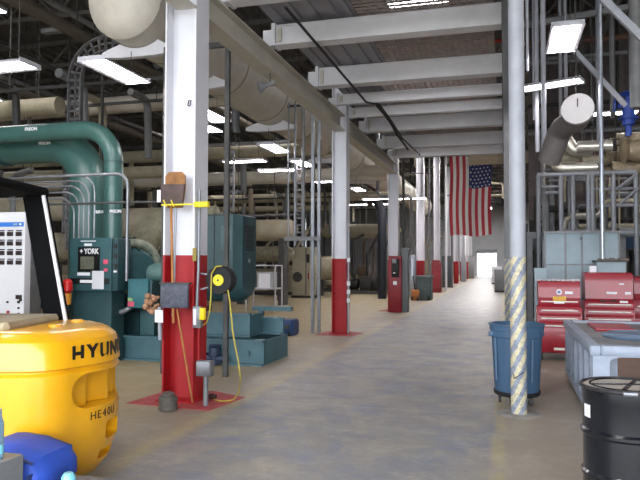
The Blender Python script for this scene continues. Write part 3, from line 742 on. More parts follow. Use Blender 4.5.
# ================================================================ RIGHT OF THE AISLE
# ---------------- black drum
dx, dy = .80, 4.86
t = thing('steel_drum', 'glossy black steel drum with clamped lid in the lower right corner', 'drum', (dx, dy, 0))
drumb = mat('gloss_black_drum', hx('14171d'), .22, noise=.2, scale=6, coat=.3)
P = [(0, .28), (.01, .286)]
for c_ in (.33, .66): P += [(c_-.03, .283), (c_-.012, .297), (c_+.012, .297), (c_+.03, .283)]
P += [(.90, .283), (.92, .288), (1, .288)]
MB().lathe(P, (dx, dy, 0), (dx, dy, .85), 48).build('drum_body', drumb, t)
MB().torus((dx, dy, .862), (0, 0, 1), .293, .014, 48, 8).build('clamp_ring', mat('worn_steel_ring', hx('4c4a4c'), .35, .6, noise=.3, scale=12), t)
lidm = mat('dusty_black_lid', hx('a89f94'), .55, noise=.2, scale=4)
ld = MB().lathe([(0, .28), (.6, .282), (1, .268)], (dx, dy, .84), (dx, dy, .868), 48).build('lid', lidm, t); ld['label'] = 'dusty lid with raised bands'
m = MB().torus((dx, dy, .868), (0, 0, 1), .235, .008, 40, 8)
m.bar((dx-.22, dy-.03, .870), (dx+.22, dy+.06, .870), .03, .008, up=(0, 0, 1)).bar((dx-.05, dy-.2, .870), (dx+.09, dy+.2, .870), .03, .008, up=(0, 0, 1))
m.build('raised_band', drumb, ld)
MB().cbox((dx-.03, dy-.30, .862), .09, .03, .022, .005).build('ring_bolt', galv, t)
a_ = R(213); lb = MB()
for k in range(5):
    a1 = R(193+k*3.2); a2 = R(193+(k+1)*3.2)
    lb.add([(dx+.2865*math.cos(a), dy+.2865*math.sin(a), z) for a, z in ((a1, .66), (a2, .66), (a2, .745), (a1, .745))], [(0, 1, 2, 3)])
lb.build('drum_label', labelw, t)
# ---------------- long grey plastic bench
bx0, bx1, by0, by1, bz = .86, 2.5, 7.15, 10.2, .86
benchm = mat('grey_blue_plastic', hx('9aa4b4'), .5, noise=.14, scale=3)
benchd = mat('worn_bench_top', hx('948f8d'), .6, noise=.25, scale=3, col2=hx('5f646c'))
t = thing('workbench', 'long grey-blue plastic workbench with ribbed side and arched front legs', 'workbench', ((bx0+bx1)/2, (by0+by1)/2, 0))
m = MB().box(bx0, bx1, by0, by1, bz-.07, bz-.025, .01); m.build('bench_top', benchd, t)['label'] = 'dirty worn bench top'
MB().box(bx0-.03, bx0+.08, by0-.02, by1, bz-.1, bz, .015).box(bx1-.08, bx1+.03, by0-.02, by1, bz-.1, bz, .015).box(bx0+.08, bx1-.08, by1-.1, by1, bz-.1, bz, .015).box(bx0+.08, bx1-.08, by0-.02, by0+.12, bz-.1, bz, .015).build('rim', benchm, t)
m = MB().box(bx0+.12, bx0+.15, by0+.1, by1-.05, .12, bz-.09); y = by0+.08
while y < by1: m.box(bx0-.01, bx0+.12, y, y+.17, .08, bz-.09, .012); y += .55
m.box(bx0-.015, bx0+.09, by0+.05, by1-.05, .08, .18, .01)
m.build('ribbed_side', benchm, t)
m = MB(); y = by0+.12
# arched front panel
P = [(bx0, .08), (bx0+.16, .08), (bx0+.16, .69)]
for k in range(7): a = R(180-15*k); P.append((bx0+.31+.15*math.cos(a)+.0, .69+.06*math.sin(a)))
P += [(bx1-.31+.15*math.cos(R(90-15*k)), .69+.06*math.sin(R(90-15*k))) for k in range(7)]
P += [(bx1-.16, .08), (bx1, .08), (bx1, bz-.1), (bx0, bz-.1)]
m.prism(P, by0, by0+.08, 'y')
m.build('front_arch', benchm, t)
MB().box(bx0+.19, bx0+.27, by0+.25, by0+.33, .0, bz-.08).build('leg', benchm, t)
for (x, y) in ((bx1-.15, by0+.3), (bx0+.1, by1-.2), (bx1-.15, by1-.2), (bx0+.06, by0+.02), (bx1-.12, by0+.02)): MB().box(x, x+.08, y, y+.08, 0, .76 if y > by0+.1 else .09).build('leg', benchm, t)
rb = atZ(609, 325, bz+.02)
rbm = MB().box(rb.x-.22, rb.x+.25, rb.y-.42, rb.y+.42, bz-.025, bz+.012, .006)
tag(rbm.build('case', toolred), 'flat red case lying on the grey bench', 'case')
lc = atZ(636, 335.5, bz)
lm = MB().lathe([(0, .35), (.5, .37), (.8, .36), (1, .33)], (lc.x, lc.y, bz-.025), (lc.x, lc.y, bz+.02), 40).torus((lc.x, lc.y, bz+.02), (0, 0, 1), .31, .012, 40, 8)
tag(lm.build('bin_cover', mat('lid_blue', hx('66798f'), .4, noise=.08)), 'round blue-grey bin lid lying on the near end of the bench', 'lid')
# ---------------- blue wheeled bin
cx_, cy2 = .14, 8.28
binm = mat('slate_blue_plastic', hx('45627f'), .45, noise=.08, scale=2)
t = thing('waste_bin', 'round slate blue plastic bin on a dolly behind the striped pole', 'bin', (cx_, cy2, 0))
P = [(0, .255), (.03, .262), (.80, .295), (.81, .305), (.9, .308), (.905, .318), (.97, .322), (.98, .335), (1, .333), (1, .30), (.96, .296), (.3, .27), (.05, .25), (.05, 0.01)]
MB().lathe(P, (cx_, cy2, .155), (cx_, cy2, .965), 40).build('bin_body', binm, t)
m = MB()
for a in (R(200), R(20)): m.cbox((cx_+.315*math.cos(a), cy2+.315*math.sin(a), .84), .06, .09, .05, .01)
m.build('hand_grip', binm, t)
for k in range(4): a = R(35+90*k); MB().bar((cx_+.285*math.cos(a), cy2+.285*math.sin(a), .3), (cx_+.305*math.cos(a), cy2+.305*math.sin(a), .8), .03, .02).build('reinforcing_rib', binm, t)
dl_ = MB().lathe([(0, .25), (.3, .27), (1, .275)], (cx_, cy2, .105), (cx_, cy2, .16), 32).build('dolly', blackr, t)
for k in range(5):
    a = R(250+72*k); x, y = cx_+.2*math.cos(a), cy2+.2*math.sin(a)
    MB().lathe([(0, .035), (.2, .04), (.8, .04), (1, .035)], (x-.015, y, .04), (x+.015, y, .04), 14).box(x-.02, x+.02, y-.01, y+.01, .06, .11).build('caster', dsteel, dl_)
# ---------------- red tool chests
def chest(px, base_y, w, d_, label, cab, drawers, top0, lidh):
    g = atZ(px, base_y, 0); X, Y = g.x, g.y
    t = thing('tool_chest', label, 'tool chest', (X, Y+d_/2, 0))
    x0, x1 = X-w/2, X+w/2
    MB().box(x0, x1, Y, Y+d_, .14, cab, .008).build('roller_cabinet', toolred, t)
    MB().box(x0+.03, x1-.03, Y+.04, Y+d_-.02, cab, top0, .008).build('upper_chest', toolred, t)
    m = MB().prism([(Y+.02, top0-lidh), (Y+.05, top0-.02), (Y+.12, top0+.015), (Y+d_-.03, top0+.02), (Y+d_-.01, top0-lidh)], x0+.025, x1-.025, 'x')
    ld = m.build('lid', toolred, t)
    for (z0, z1, up) in drawers:
        off = .015 if up else -.012
        dw = MB().box(x0+.05 if up else x0+.025, x1-.05 if up else x1-.025, Y+(.03 if up else -.012), Y+(.06 if up else .01), z0, z1, .006).build('drawer', toolred, t)
        yy = Y+(.03 if up else -.012)
        MB().box(x0+.07, x1-.07, yy-.016, yy, z1-.028, z1-.008, .004).build('pull', chrome, dw)
    for sx in (x0+.07, x1-.07):
        for sy in (Y+.07, Y+d_-.07):
            MB().lathe([(0, .045), (.15, .055), (.85, .055), (1, .045)], (sx-.02, sy, .056), (sx+.02, sy, .056), 16).box(sx-.03, sx+.03, sy-.03, sy+.03, .11, .14).build('caster', dsteel, t)
    MB().box(x0+.06, x1-.06, Y+.06, Y+d_-.06, .125, .14).build('under_tray', vdark, t)
    return t, X, Y, x0, x1
t, X, Y, x0, x1 = chest(560, 361, .74, .5, 'red rolling tool chest with round sticker and yellow label, left of the two', .93, [(.18, .62, 0), (.64, .75, 0), (.77, .89, 0), (.97, 1.04, 1)], 1.36, .27)
a = atY(559, 292, Y+.02)
MB().lathe([(0, .048), (1, .048)], (a.x, Y+.03, a.z), (a.x, Y+.01, a.z), 20).build('round_sticker', labelw, t)
MB().lathe([(0, .028), (1, .028)], (a.x, Y+.012, a.z), (a.x, Y+.008, a.z), 16).build('sticker_mark', mat('sticker_blue', hx('7078a8'), .5), t)
def lab(t, px0, px1, py0, py1, Y, mt_, name='label_strip'):
    a = atY(px0, py1, Y); b = atY(px1, py0, Y); return MB().box(a.x, b.x, Y-.004, Y+.02, a.z, b.z).build(name, mt_, t)
lab(t, 565, 573, 291.5, 294, Y+.01, labelw); 
yl_ = mat('yellow_label', hx('d9a32a'), .5); lab(t, 553, 566, 296.5, 301, Y+.01, yl_)['label'] = 'small yellow label'
lab(t, 554, 564.5, 302, 303.5, Y+.01, labelw); lab(t, 566, 574, 309.5, 311, Y-.004, labelw); lab(t, 554, 565, 348, 350, Y-.012, chrome, 'badge')
m = MB(); random.seed(4)
for k in range(9): xx = x0+.05+k*.08; m.cbox((xx, Y+.15+random.random()*.1, 1.38+.012), .07, .1, .024+random.random()*.02, .006)
rg = m.build('rags', mat('white_rag', hx('c8c4c6'), .8, noise=.2)); tag(rg, 'crumpled white rags along the top of the left red tool chest', 'rags', kind='stuff')
t, X, Y, x0, x1 = chest(610, 356, .86, .5, 'taller red tool chest with two long bright drawer pulls, nearer the right edge', .98, [(.18, .50, 0), (.52, .68, 0), (.70, .82, 0), (.84, .955, 0)], 1.50, .46)
lab(t, 619, 624, 283.5, 284.7, Y+.02, labelw); lab(t, 606.5, 617, 292, 294, Y+.02, labelw); lab(t, 625, 631, 292, 294.5, Y+.02, labelw); lab(t, 620, 628, 301, 303, Y-.006, labelw)
a = atY(593, 270, Y+.2); nb = MB().cbox((a.x, Y+.25, 1.52+.06), .12, .14, .12, .008); tag(nb.build('carton', labelw), 'small white carton standing on the right red tool chest', 'carton')
m = MB(); random.seed(8)
for k in range(7):
    a = atY(602+k*2.5, 298, Y-.05); m.tube([(a.x, Y-.035, .99), (a.x+random.uniform(-.05, .05), Y-.01, 1.0+random.random()*.02)], .012, 6)
tag(m.build('loose_tools', dsteel), 'loose dark hand tools on the ledge of the right red tool chest', 'tools', kind='stuff')
t, X, Y, x0, x1 = chest(657, 354, .8, .5, 'red tool chest cut off by the right edge of the photo', 1.0, [(.2, .6, 0), (.65, .9, 0)], 1.42, .3)
# ---------------- grey-blue enclosure behind the chests
EY = 14.0
m, (x0, x1, z0, z1) = boxpx(545, 619, 233, 345, EY, .9, z0=0)
t = thing('equipment_enclosure', 'tall grey-blue sheet metal enclosure behind the red tool chests', 'enclosure', ((x0+x1)/2, EY+.4, 0))
MB().box(x0, x1, EY, EY+.9, 0, z1, .01).build('cabinet_body', bluegrey, t)
m = MB()
for px in (545, 565.5, 582, 600.5, 619):
    a = atY(px, 260, EY).x; m.box(a-.018, a+.018, EY-.02, EY, 0, z1)
zz = atY(580, 264.5, EY).z; m.box(x0, x1, EY-.018, EY, zz-.012, zz+.012); m.box(x0-.02, x1+.02, EY-.03, EY+.92, z1, z1+.04)
m.build('panel_seam', steelg, t)
a = atY(581, 238.5, EY); MB().cbox((a.x, EY-.01, a.z), .03, .02, .04).build('latch', vdark, t)
m, (x0b, x1b, _, z1b) = boxpx(597, 627, 262, 345, 13.35, .5, z0=0)
t = thing('equipment_enclosure', 'shorter grey-blue box with clutter on top in front of the tall enclosure', 'enclosure', ((x0b+x1b)/2, 13.1, 0))
MB().box(x0b, x1b, 13.35, 13.85, 0, z1b, .01).build('cabinet_body', bluegrey, t)
MB().box(x0b-.02, x1b+.02, 13.33, 13.87, z1b, z1b+.03).build('cabinet_top', dsteel, t)
m = MB(); random.seed(3)
for k in range(8): m.cbox((x0b+.08+k*.07, 13.45+random.random()*.2, z1b+.045), .07, .08, .03+random.random()*.05, .004)
tag(m.build('scrap_parts', mat('scrap_brown', hx('776a60'), .7, noise=.3)), 'brown scrap parts heaped on the shorter grey-blue box', 'scrap', kind='stuff')
m, (x0b, x1b, _, z1b) = boxpx(535, 547, 268, 345, 13.0, .4, z0=0); tag(m.build('side_cabinet', bluegrey), 'narrow grey-blue cabinet left of the tall enclosure', 'cabinet')
# bright conduit
a = atY(601, 120, 13.5)
tag(MB().tube([(a.x, 13.5, atY(603, 259, 13.5).z), (a.x, 13.5, ZR)], .04, 14).build('conduit', mat('bright_conduit', hx('b4bcc8'), .3, .5)), 'bright vertical conduit rising from the shorter grey-blue box to the roof', 'conduit')
# ---------------- white-capped insulated duct
DY = 11.6
a = atY(577.5, 108.5, DY); rr = 15/650*11.4
t = thing('insulated_duct', 'thick grey insulated pipe with a round white end cap', 'duct', (a.x, DY, a.z-rr))
dv = Vector((-.34, .86, -.42)).normalized() 
c0_ = Vector((a.x, DY, a.z)); b_ = atY(548, 163, 13.2)
MB().lathe([(0, rr*1.0), (.15, rr), (1, rr)], c0_, c0_+Vector((.02, .10, -.01)), 28).build('white_cap', mat('cap_white', hx('b9b7b7'), .5, noise=.03), t)['label'] = 'round white end cap'
MB().tube([c0_+Vector((.02, .1, -.02)), c0_+Vector((.02, .35, -.1)), Vector((b_.x+.2, 12.7, b_.z+.55)), Vector((b_.x, 13.0, b_.z))], rr*.8, 18, .3).build('pipe_run', mat('grey_jacket', hx('6f6a68'), .6, noise=.12), t)
m1 = c0_.lerp(Vector((b_.x, 13.0, b_.z)), .62); m2 = c0_.lerp(Vector((b_.x, 13.0, b_.z)), .66)
MB().box(c0_.x-.008, c0_.x+.008, DY-.015, DY, c0_.z+.03, c0_.z+.17).build('slot', vdark, t)
MB().tube([c0_+Vector((0, .2, rr*.9)), (c0_.x, DY+.2, ZR)], .012, 6).build('hanger_rod', dsteel, t)
# ---------------- steel pipe frame
FY_ = 15.2
t = thing('pipe_rack', 'grey steel tube frame standing above and behind the grey-blue enclosure', 'frame', (4.0, FY_, 0))
fr = mat('frame_grey', hx('82858a'), .5, .2, noise=.1)
za = atY(590, 173.5, FY_).z
x0, x1 = atY(537, 173, FY_).x, atY(636, 173, FY_).x
MB().tube([(x0, FY_, za), (x1, FY_, za)], .055, 12).build('top_rail', fr, t)
for px in (538.5, 561, 573, 588.5, 592.5, 613.5, 636):
    a = atY(px, 200, FY_); MB().tube([(a.x, FY_, 0), (a.x, FY_, za)], .05, 10).build('upright', fr, t)
for (px0, px1, py, r_) in ((540, 562, 186, .03), (574, 590, 176.5, .03), (545, 560, 192, .035), (594, 636, 188, .035), (594, 640, 205, .03), (538, 640, 233, .05)):
    a = atY(px0, py, FY_); b = atY(px1, py, FY_); MB().tube([(a.x, FY_+.07, b.z), (b.x, FY_+.07, b.z)], r_, 8).build('cross_rail', fr, t)
a, b = atY(615, 190, FY_), atY(634, 176, FY_); c, d2 = atY(620, 204, FY_), atY(638, 188, FY_)
MB().tube([(a.x, FY_-.06, a.z), (b.x, FY_-.06, b.z)], .03, 8).build('brace', fr, t); MB().tube([(c.x, FY_-.06, c.z), (d2.x, FY_-.06, d2.z)], .03, 8).build('brace', fr, t)
# grey lintel beams either side of the enclosure
for (p0, p1, py0, py1, lb_) in ((527, 547, 232, 238.5, 'short grey lintel between the striped pole and the tall enclosure'), (620, 660, 227.5, 236, 'grey lintel right of the tall enclosure at the edge of the photo')):
    Yl = 15.9; m, (x0, x1, z0, z1) = boxpx(p0, p1, py0, py1, Yl, .2)
    t = thing('door_lintel', lb_, 'beam', ((x0+x1)/2, Yl+.1, 0)); m.build('lintel', steelg, t)
    MB().box(x0, x0+.12, Yl+.02, Yl+.14, 0, z0).build('post', steelg, t); 
# dark shelving / machinery behind
random.seed(21)
def rack(x0, x1, Y, d_, z1, label, shelves, group=None, mt_=None, fill=.7, mats=None):
    t = thing('storage_rack', label, 'rack', ((x0+x1)/2, Y+d_/2, 0), group=group)
    mt_ = mt_ or dsteel; n = max(1, int((x1-x0)/1.2))
    for k in range(n+1):
        x = x0+(x1-x0)*k/n; MB().box(x-.03, x+.03, Y, Y+.06, 0, z1).box(x-.03, x+.03, Y+d_-.06, Y+d_, 0, z1).build('upright', mt_, t)
    for z in shelves: MB().box(x0, x1, Y, Y+d_, z-.04, z).build('shelf', mt_, t)
    return t
CB = [mat('carton_tan', hx('8f7a5a'), .8, noise=.15), mat('bin_grey', hx('5b6068'), .6), mat('bin_blue', hx('2c4668'), .6), mat('bin_cream', hx('9c9479'), .7), mat('bin_rust', hx('6b4638'), .7, noise=.2), vdark]
def fill_rack(x0, x1, Y, d_, shelves, seed, where, n_per=4):
    random.seed(seed); words = ['tan', 'grey', 'blue', 'cream', 'rust-brown', 'black']
    for si, z in enumerate(shelves):
        x = x0+.1
        while x < x1-.5:
            w_ = random.uniform(.25, .55); h_ = random.uniform(.18, .5); ci = random.randrange(6)
            if random.random() < .8:
                o = MB().box(x, x+w_, Y+.08, Y+d_-.1, z, z+h_, .01).build('storage_box', CB[ci])
                tag(o, f'{words[ci]} box on the storage rack {where}', 'box', f'{words[ci]} boxes on the storage rack {where}')
            x += w_+random.uniform(.05, .25)
rx0, rx1 = atY(527, 250, 17.5).x, atY(640, 250, 17.5).x+.8
sh = (.1, .75, 1.4, 2.05)
rack(rx0, rx1, 17.5, .8, 2.7, 'dark steel storage rack behind the grey tube frame', sh); fill_rack(rx0, rx1, 17.5, .8, sh, 5, 'behind the enclosure')
# ---------------- silver pipes, valves, blue actuator on the right
def pipe(pts, r, mt_, label, name='steel_pipe', fil=0, group=None, cat='pipe', n=16, hang=False):
    if not hang: return tag(MB().tube(pts, r, n, fil).build(name, mt_), label, cat, group)
    a, b = Vector(pts[0]), Vector(pts[-1]); c = (a+b)/2
    t = thing(name, label, cat, (c.x, c.y, c.z-r), group=group); MB().tube(pts, r, n, fil).build('pipe_run', mt_, t)
    k = max(2, int((b-a).length/4)+1)
    for i in range(k):
        q = a.lerp(b, (i+.3)/k); MB().tube([(q.x, q.y, q.z+r*.9), (q.x, q.y, ZR)], .012, 5).build('hanger_rod', dsteel, t)
    return t
def hp(px0, px1, py, Y, rpx, mt_, label, **k):
    a = atY(px0, py, Y); b = atY(px1, py, Y); z = atY((px0+px1)/2, py, Y).z; d_ = (b-EYE).length*.95
    r = rpx/650*(Y*.962-((a.x+b.x)/2)*.272); return pipe([(a.x, Y, z), (b.x, Y, z)], r, mt_, label, hang=True, **k)
silver = mat('aluminium_cladding', hx('d0cbc0'), .25, .6, noise=.12, scale=4)
hp(577, 612, 146, 15.6, 6, silver, 'silver clad pipe right of the white capped duct')
hp(582, 600, 160, 16.0, 5, cream, 'short cream pipe under the silver clad one')
a = atY(556, 166, 15.4); b = atY(597, 167, 15.4)
pipe([(a.x, 15.4, a.z+.25), (a.x, 15.4, b.z), (b.x, 15.4, b.z)], .13, silver, 'silver clad pipe with an elbow on top of the tube frame', fil=.25)
tanv = mat('tan_valve_casting', hx('9a8a70'), .5, noise=.2, scale=8)
a = atY(638, 150, 15.4)
t = thing('gate_valve', 'large tan flanged valve with blue actuator at the right edge', 'valve', (a.x, 15.4, a.z-.4))
MB().lathe([(0, .2), (.1, .3), (.2, .2), (.5, .27), (.8, .2), (.9, .3), (1, .2)], (a.x-.35, 15.4, a.z), (a.x+.4, 15.4, a.z), 20).lathe([(0, .12), (.6, .14), (.62, .2), (1, .2)], (a.x, 15.4, a.z), (a.x, 15.4, a.z+.32), 16).build('valve_body', tanv, t)
b = atY(628, 128, 15.4); c = atY(628, 94, 15.4)
blu = mat('actuator_blue', hx('2d4fae'), .4)
MB().lathe([(0, .07), (.25, .07), (.26, .13), (.8, .13), (.82, .06), (1, .06)], (b.x, 15.35, a.z+.3), (b.x, 15.35, c.z), 16).cbox((b.x, 15.35, atY(627, 106, 15.4).z), .42, .2, .12, .03).lathe([(0, .2), (1, .2)], (b.x, 15.35, atY(627, 120, 15.4).z), (b.x, 15.35, atY(627, 118, 15.4).z), 18).lathe([(0, .12), (.5, .2), (1, .1)], (b.x, 15.35, atY(627, 97, 15.4).z), (b.x, 15.35, atY(627, 92, 15.4).z), 18).build('actuator', blu, t)
MB().torus((b.x-.28, 15.3, atY(627, 106, 15.4).z), (1, 0, 0), .13, .015, 20, 6).build('handwheel', blu, t)
hp(612, 640, 168, 15.8, 7, tanv, 'tan pipe fitting below the large valve')
hp(617, 655, 138, 17.8, 6, cream, 'cream pipe behind the large tan valve')
a = atY(597, 99, 17.0)
# vertical pale pipes on the right: (px, top y, bottom y, Y, radius, label)
V = [(527, -40, 71, 10.6, .022, 'thin pale hanging rod beside the round pole at the top'), (543.5, 20, 158, 13.4, .05, 'tall pale pipe between the striped pole and the white cap, right of a thinner one'),
     (537, 68, 152, 14.2, .045, 'pale vertical pipe just right of the round pole'), (565.5, -30, 98, 14.5, .035, 'pale vertical pipe passing behind the white cap'),
     (533.5, 70, 120, 15.0, .02, 'thin yellowish rod next to the round pole'), (612.5, 62, 118, 16.0, .06, 'grey vertical pipe between bright conduit and blue actuator'),
     (634.5, -60, 108, 13.0, .10, 'thick pale vertical pipe at the top right edge'), (561, 98, 172, 16.4, .04, 'pale vertical pipe under the white cap'), (598.5, 92, 150, 16.6, .05, 'yellowish vertical pipe beside the silver clad pipe')]
for (px, t0, b0, Y, r, lb_) in V:
    a = atY(px, (t0+b0)/2, Y); zt_ = ZR
    pipe([(a.x, Y, atY(px, b0, Y).z), (a.x, Y, zt_)], r, greyw if r < .06 else steelg, lb_, n=12)
# diagonal braces and roof steel at top right
def brace(p0, p1, Y, w_, mt_, label):
    a = atY(*p0, Y); b = atY(*p1, Y); m = MB().bar(a, b, w_, w_*.8, up=(0, -1, 0)); return tag(m.build('roof_brace', mt_), label, 'brace')
brace((598, -6), (646, 42), 12.0, .12, greyw, 'pale diagonal brace in the top right corner')
brace((572, 48), (626, 106), 13.9, .09, greyw, 'pale diagonal brace from the right lamp down to the blue actuator')
brace((524, 26), (640, 5), 15.2, .12, steelg, 'grey sloping roof member at the top right')
hp(520, 640, 40.5, 17.8, 3, mat('rusty_pipe', hx('6a4a3c'), .6, noise=.2), 'rust-brown horizontal pipe high behind the right lamp')
hp(520, 600, 62, 17.4, 2, steelg, 'thin grey horizontal pipe high behind the right lamp')
hp(521, 640, 56, 18.4, 2, steelg, 'thin grey horizontal pipe above the white cap level')
# inner cladding wall of the right bays
rw = atY(530, 120, 21)
cl = mat('brown_grey_cladding', hx('5d5351'), .7, noise=.15)
m = MB(); x = .75
while x < XR-.05: m.box(x, min(x+.22, XR), 21.0, 21.04, 3.0, ZR).box(min(x+.22, XR-.01), min(x+.4, XR), 21.04, 21.08, 3.0, ZR); x += .4
struct(m.build('wall_right_partition', cl))
struct(MB().box(.75, XR, 21.0, 21.1, 0, 3.0).build('wall_right_lower', mat('dark_partition', hx('2c2a29'), .8, noise=.1)))
# right of the aisle far away: pale pallets and boxes
for (px, pyb, w_, h_, lb_, mm) in ((500, 292, .6, 1.3, 'grey cabinet on the right of the aisle beyond the yellow-footed column', steelg), (497, 284, .8, 1.4, 'white crate on the right of the far aisle', labelw)):
    g = atZ(px, pyb, 0); t = thing('storage_crate', lb_, 'crate', (g.x, g.y, 0))
    MB().box(g.x-w_/2, g.x+w_/2-.02, g.y-.5, g.y+.5, .1, h_, .02).build('crate_body', mm, t); MB().box(g.x-w_/2, g.x+w_/2, g.y-.5, g.y+.5, 0, .1).build('skid', vdark, t)
# cream insulated pipe crossing high behind the flag top
hp(469, 566, 157, 23.6, 6.5, mat('tan_cladding', hx('c4b69c'), .45, noise=.08), 'tan insulated pipe with a domed end crossing above the flag', name='insulated_pipe')
# ---------------- the flag
FLY = 24.2
A, B = atY(449.5, 157, FLY), atY(491.5, 235.5, FLY)
fw, fh = B.x-A.x, A.z-B.z; fx, fz = A.x, A.z
t = thing('national_flag', 'stars and stripes flag hung with stripes vertical from the far aisle beam', 'flag', ((A.x+B.x)/2, FLY, B.z))
fred = mat('flag_red', hx('c03a46'), .7, noise=.05); fwh = mat('flag_white', hx('e2dcd6'), .7, noise=.03); fbl = mat('flag_blue', hx('2a3566'), .7, noise=.05)
def wave(u, v): return .05*math.sin(u*9+v*1.3)*(0.4+v)+.02*math.sin(u*23)
def cloth(u0, u1, v0, v1, mt_, name, off=0, nu=4, nv=14):
    m = MB(); vs = []
    for side in (0, .006):
        for j in range(nv+1):
            for i in range(nu+1):
                u = u0+(u1-u0)*i/nu; v = v0+(v1-v0)*j/nv
                vs.append((fx+u*fw+.012*math.sin(v*7)*fw, FLY+wave(u, v)+side-off, fz-v*fh+.012*math.sin(u*8)*fh))
    n1 = (nu+1)*(nv+1); fs = []
    for j in range(nv):
        for i in range(nu):
            q = j*(nu+1)+i; fs += [(q, q+1, q+nu+2, q+nu+1), (n1+q, n1+q+nu+1, n1+q+nu+2, n1+q+1)]
    # edges
    for j in range(nv): a = j*(nu+1); fs += [(a, a+nu+1, n1+a+nu+1, n1+a), (a+nu, n1+a+nu, n1+a+2*nu+1, a+2*nu+1)]
    for i in range(nu): a = i; b = nv*(nu+1)+i; fs += [(a, n1+a, n1+a+1, a+1), (b, b+1, n1+b+1, n1+b)]
    m.add(vs, fs); return m.build(name, mt_, t, angle=80)
for k in range(13): cloth(k/13, (k+1)/13, 0, 1, fred if k % 2 == 0 else fwh, 'red_stripe' if k % 2 == 0 else 'white_stripe')
cloth(6/13, 1, 0, .40, fbl, 'blue_canton', .012, 14)
m = MB()
for r_ in range(9):
    for c_ in range(6 if r_ % 2 == 0 else 5):
        v = (.022+r_*.0445); u = 6/13+(7/13)*((c_+.5)/6 if r_ % 2 == 0 else (c_+1)/6)
        X_s = fx+u*fw+.012*math.sin(v*7)*fw; Z_s = fz-v*fh+.012*math.sin(u*8)*fh; Y_s = FLY+wave(u, v)-.018
        P = [(X_s+(.042 if q % 2 == 0 else .018)*math.sin(q*PI/5), Z_s+(.042 if q % 2 == 0 else .018)*math.cos(q*PI/5)) for q in range(10)]
        m.prism(P, Y_s, Y_s+.003, 'y')
m.build('white_stars', fwh, t)
MB().tube([(fx-.05, FLY+.0, fz+.04), (fx+fw+.1, FLY+.0, fz+.04)], .02, 8).build('hanging_rod', steelg, t)
for x in (fx+.1, fx+fw-.1): MB().tube([(x, FLY, fz+.04), (x, FLY, ZR)], .008, 6).build('hanging_wire', dsteel, t)

# tangle of pipework behind the tube rack
random.seed(31)
for k in range(34):
    Y = random.uniform(16.2, 20.6); px = random.uniform(528, 650); r = random.choice([.025, .035, .05, .08]); mm = random.choice([dsteel, steelg, cream, galv, silver, vdark])
    nm = {'dark_steel': 'dark', 'grey_painted_steel': 'grey', 'cream_insulation': 'cream', 'galvanised_steel': 'galvanised', 'aluminium_cladding': 'silver', 'blackened_steel': 'black'}[mm.name]
    if 17.3 < Y < 18.5: Y += 1.3
    a = atY(px, random.uniform(165, 232), Y)
    if k % 3 == 0: pts = [(a.x, Y, 0), (a.x, Y, random.uniform(3.2, 5.6))]
    elif k % 3 == 1: L_ = random.uniform(.8, 3); pts = [(a.x, Y, 0), (a.x, Y, a.z), (a.x+L_, Y, a.z), (a.x+L_, Y, a.z+random.uniform(.3, 1.4))]
    else: L_ = random.uniform(.8, 2.5); pts = [(max(.9, a.x-L_), Y, a.z), (a.x, Y, a.z), (a.x, Y, 0)]
    pts = [(max(.95, p[0]), p[1], p[2]) for p in pts]
    if (Vector(pts[0])-Vector(pts[1])).length < .2: continue
    tag(MB().tube(pts, r, 10, r*3).build('process_pipe', mm), f'{nm} process pipe in the tangle behind the grey tube rack', 'pipe', f'{nm} process pipes behind the tube rack')

# more fittings above the tube rack
hp(560, 588, 157, 16.4, 7, cream, 'fat cream pipe with rounded end above the left of the tube rack')
a = atY(566, 140, 15.9); b = atY(590, 140, 15.9)
pipe([(a.x, 15.9, a.z+.05), (a.x+.15, 15.9, a.z-.25), (b.x, 15.9, a.z-.28)], .14, silver, 'silver elbow tucked under the white capped duct', fil=.2)
for k, (px, py, r) in enumerate(((603, 160, .17), (609, 171, .14), (615, 156, .15))):
    a = atY(px, py, 16.3); t = thing('flanged_valve', ['tan flanged valve left of the bright conduit', 'small tan flanged valve low beside the bright conduit', 'tan flanged valve right of the bright conduit'][k], 'valve', (a.x, 16.3, a.z-r))
    MB().lathe([(0, r), (.1, r), (.12, r*.6), (.4, r*.8), (.6, r*.8), (.88, r*.6), (.9, r), (1, r)], (a.x-.2, 16.3, a.z), (a.x+.2, 16.3, a.z), 16).build('valve_body', tanv, t)
    MB().tube([(a.x, 16.3, a.z), (a.x, 16.3, a.z+.4)], .03, 8).build('stem', dsteel, t); MB().torus((a.x, 16.3, a.z+.4), (0, 0, 1), .1, .015, 18, 6).build('handwheel', tanv, t)
hp(528, 640, 124, 19.6, 2.5, vdark, 'black horizontal pipe high on the brown cladding')
hp(528, 640, 131, 20.2, 2, steelg, 'grey horizontal pipe just under the black one on the brown cladding')
hp(528, 640, 103, 20.0, 2, vdark, 'upper black horizontal pipe on the brown cladding')
for k in range(16):
    x = 1.1+k*.72; tag(MB().box(x, x+.07, 20.86, 20.98, 3.0, ZR).build('cladding_rail', vdark if k % 2 else steelg), 'upright rail fixed to the brown cladding of the right bays', 'rail', 'upright rails on the brown cladding')
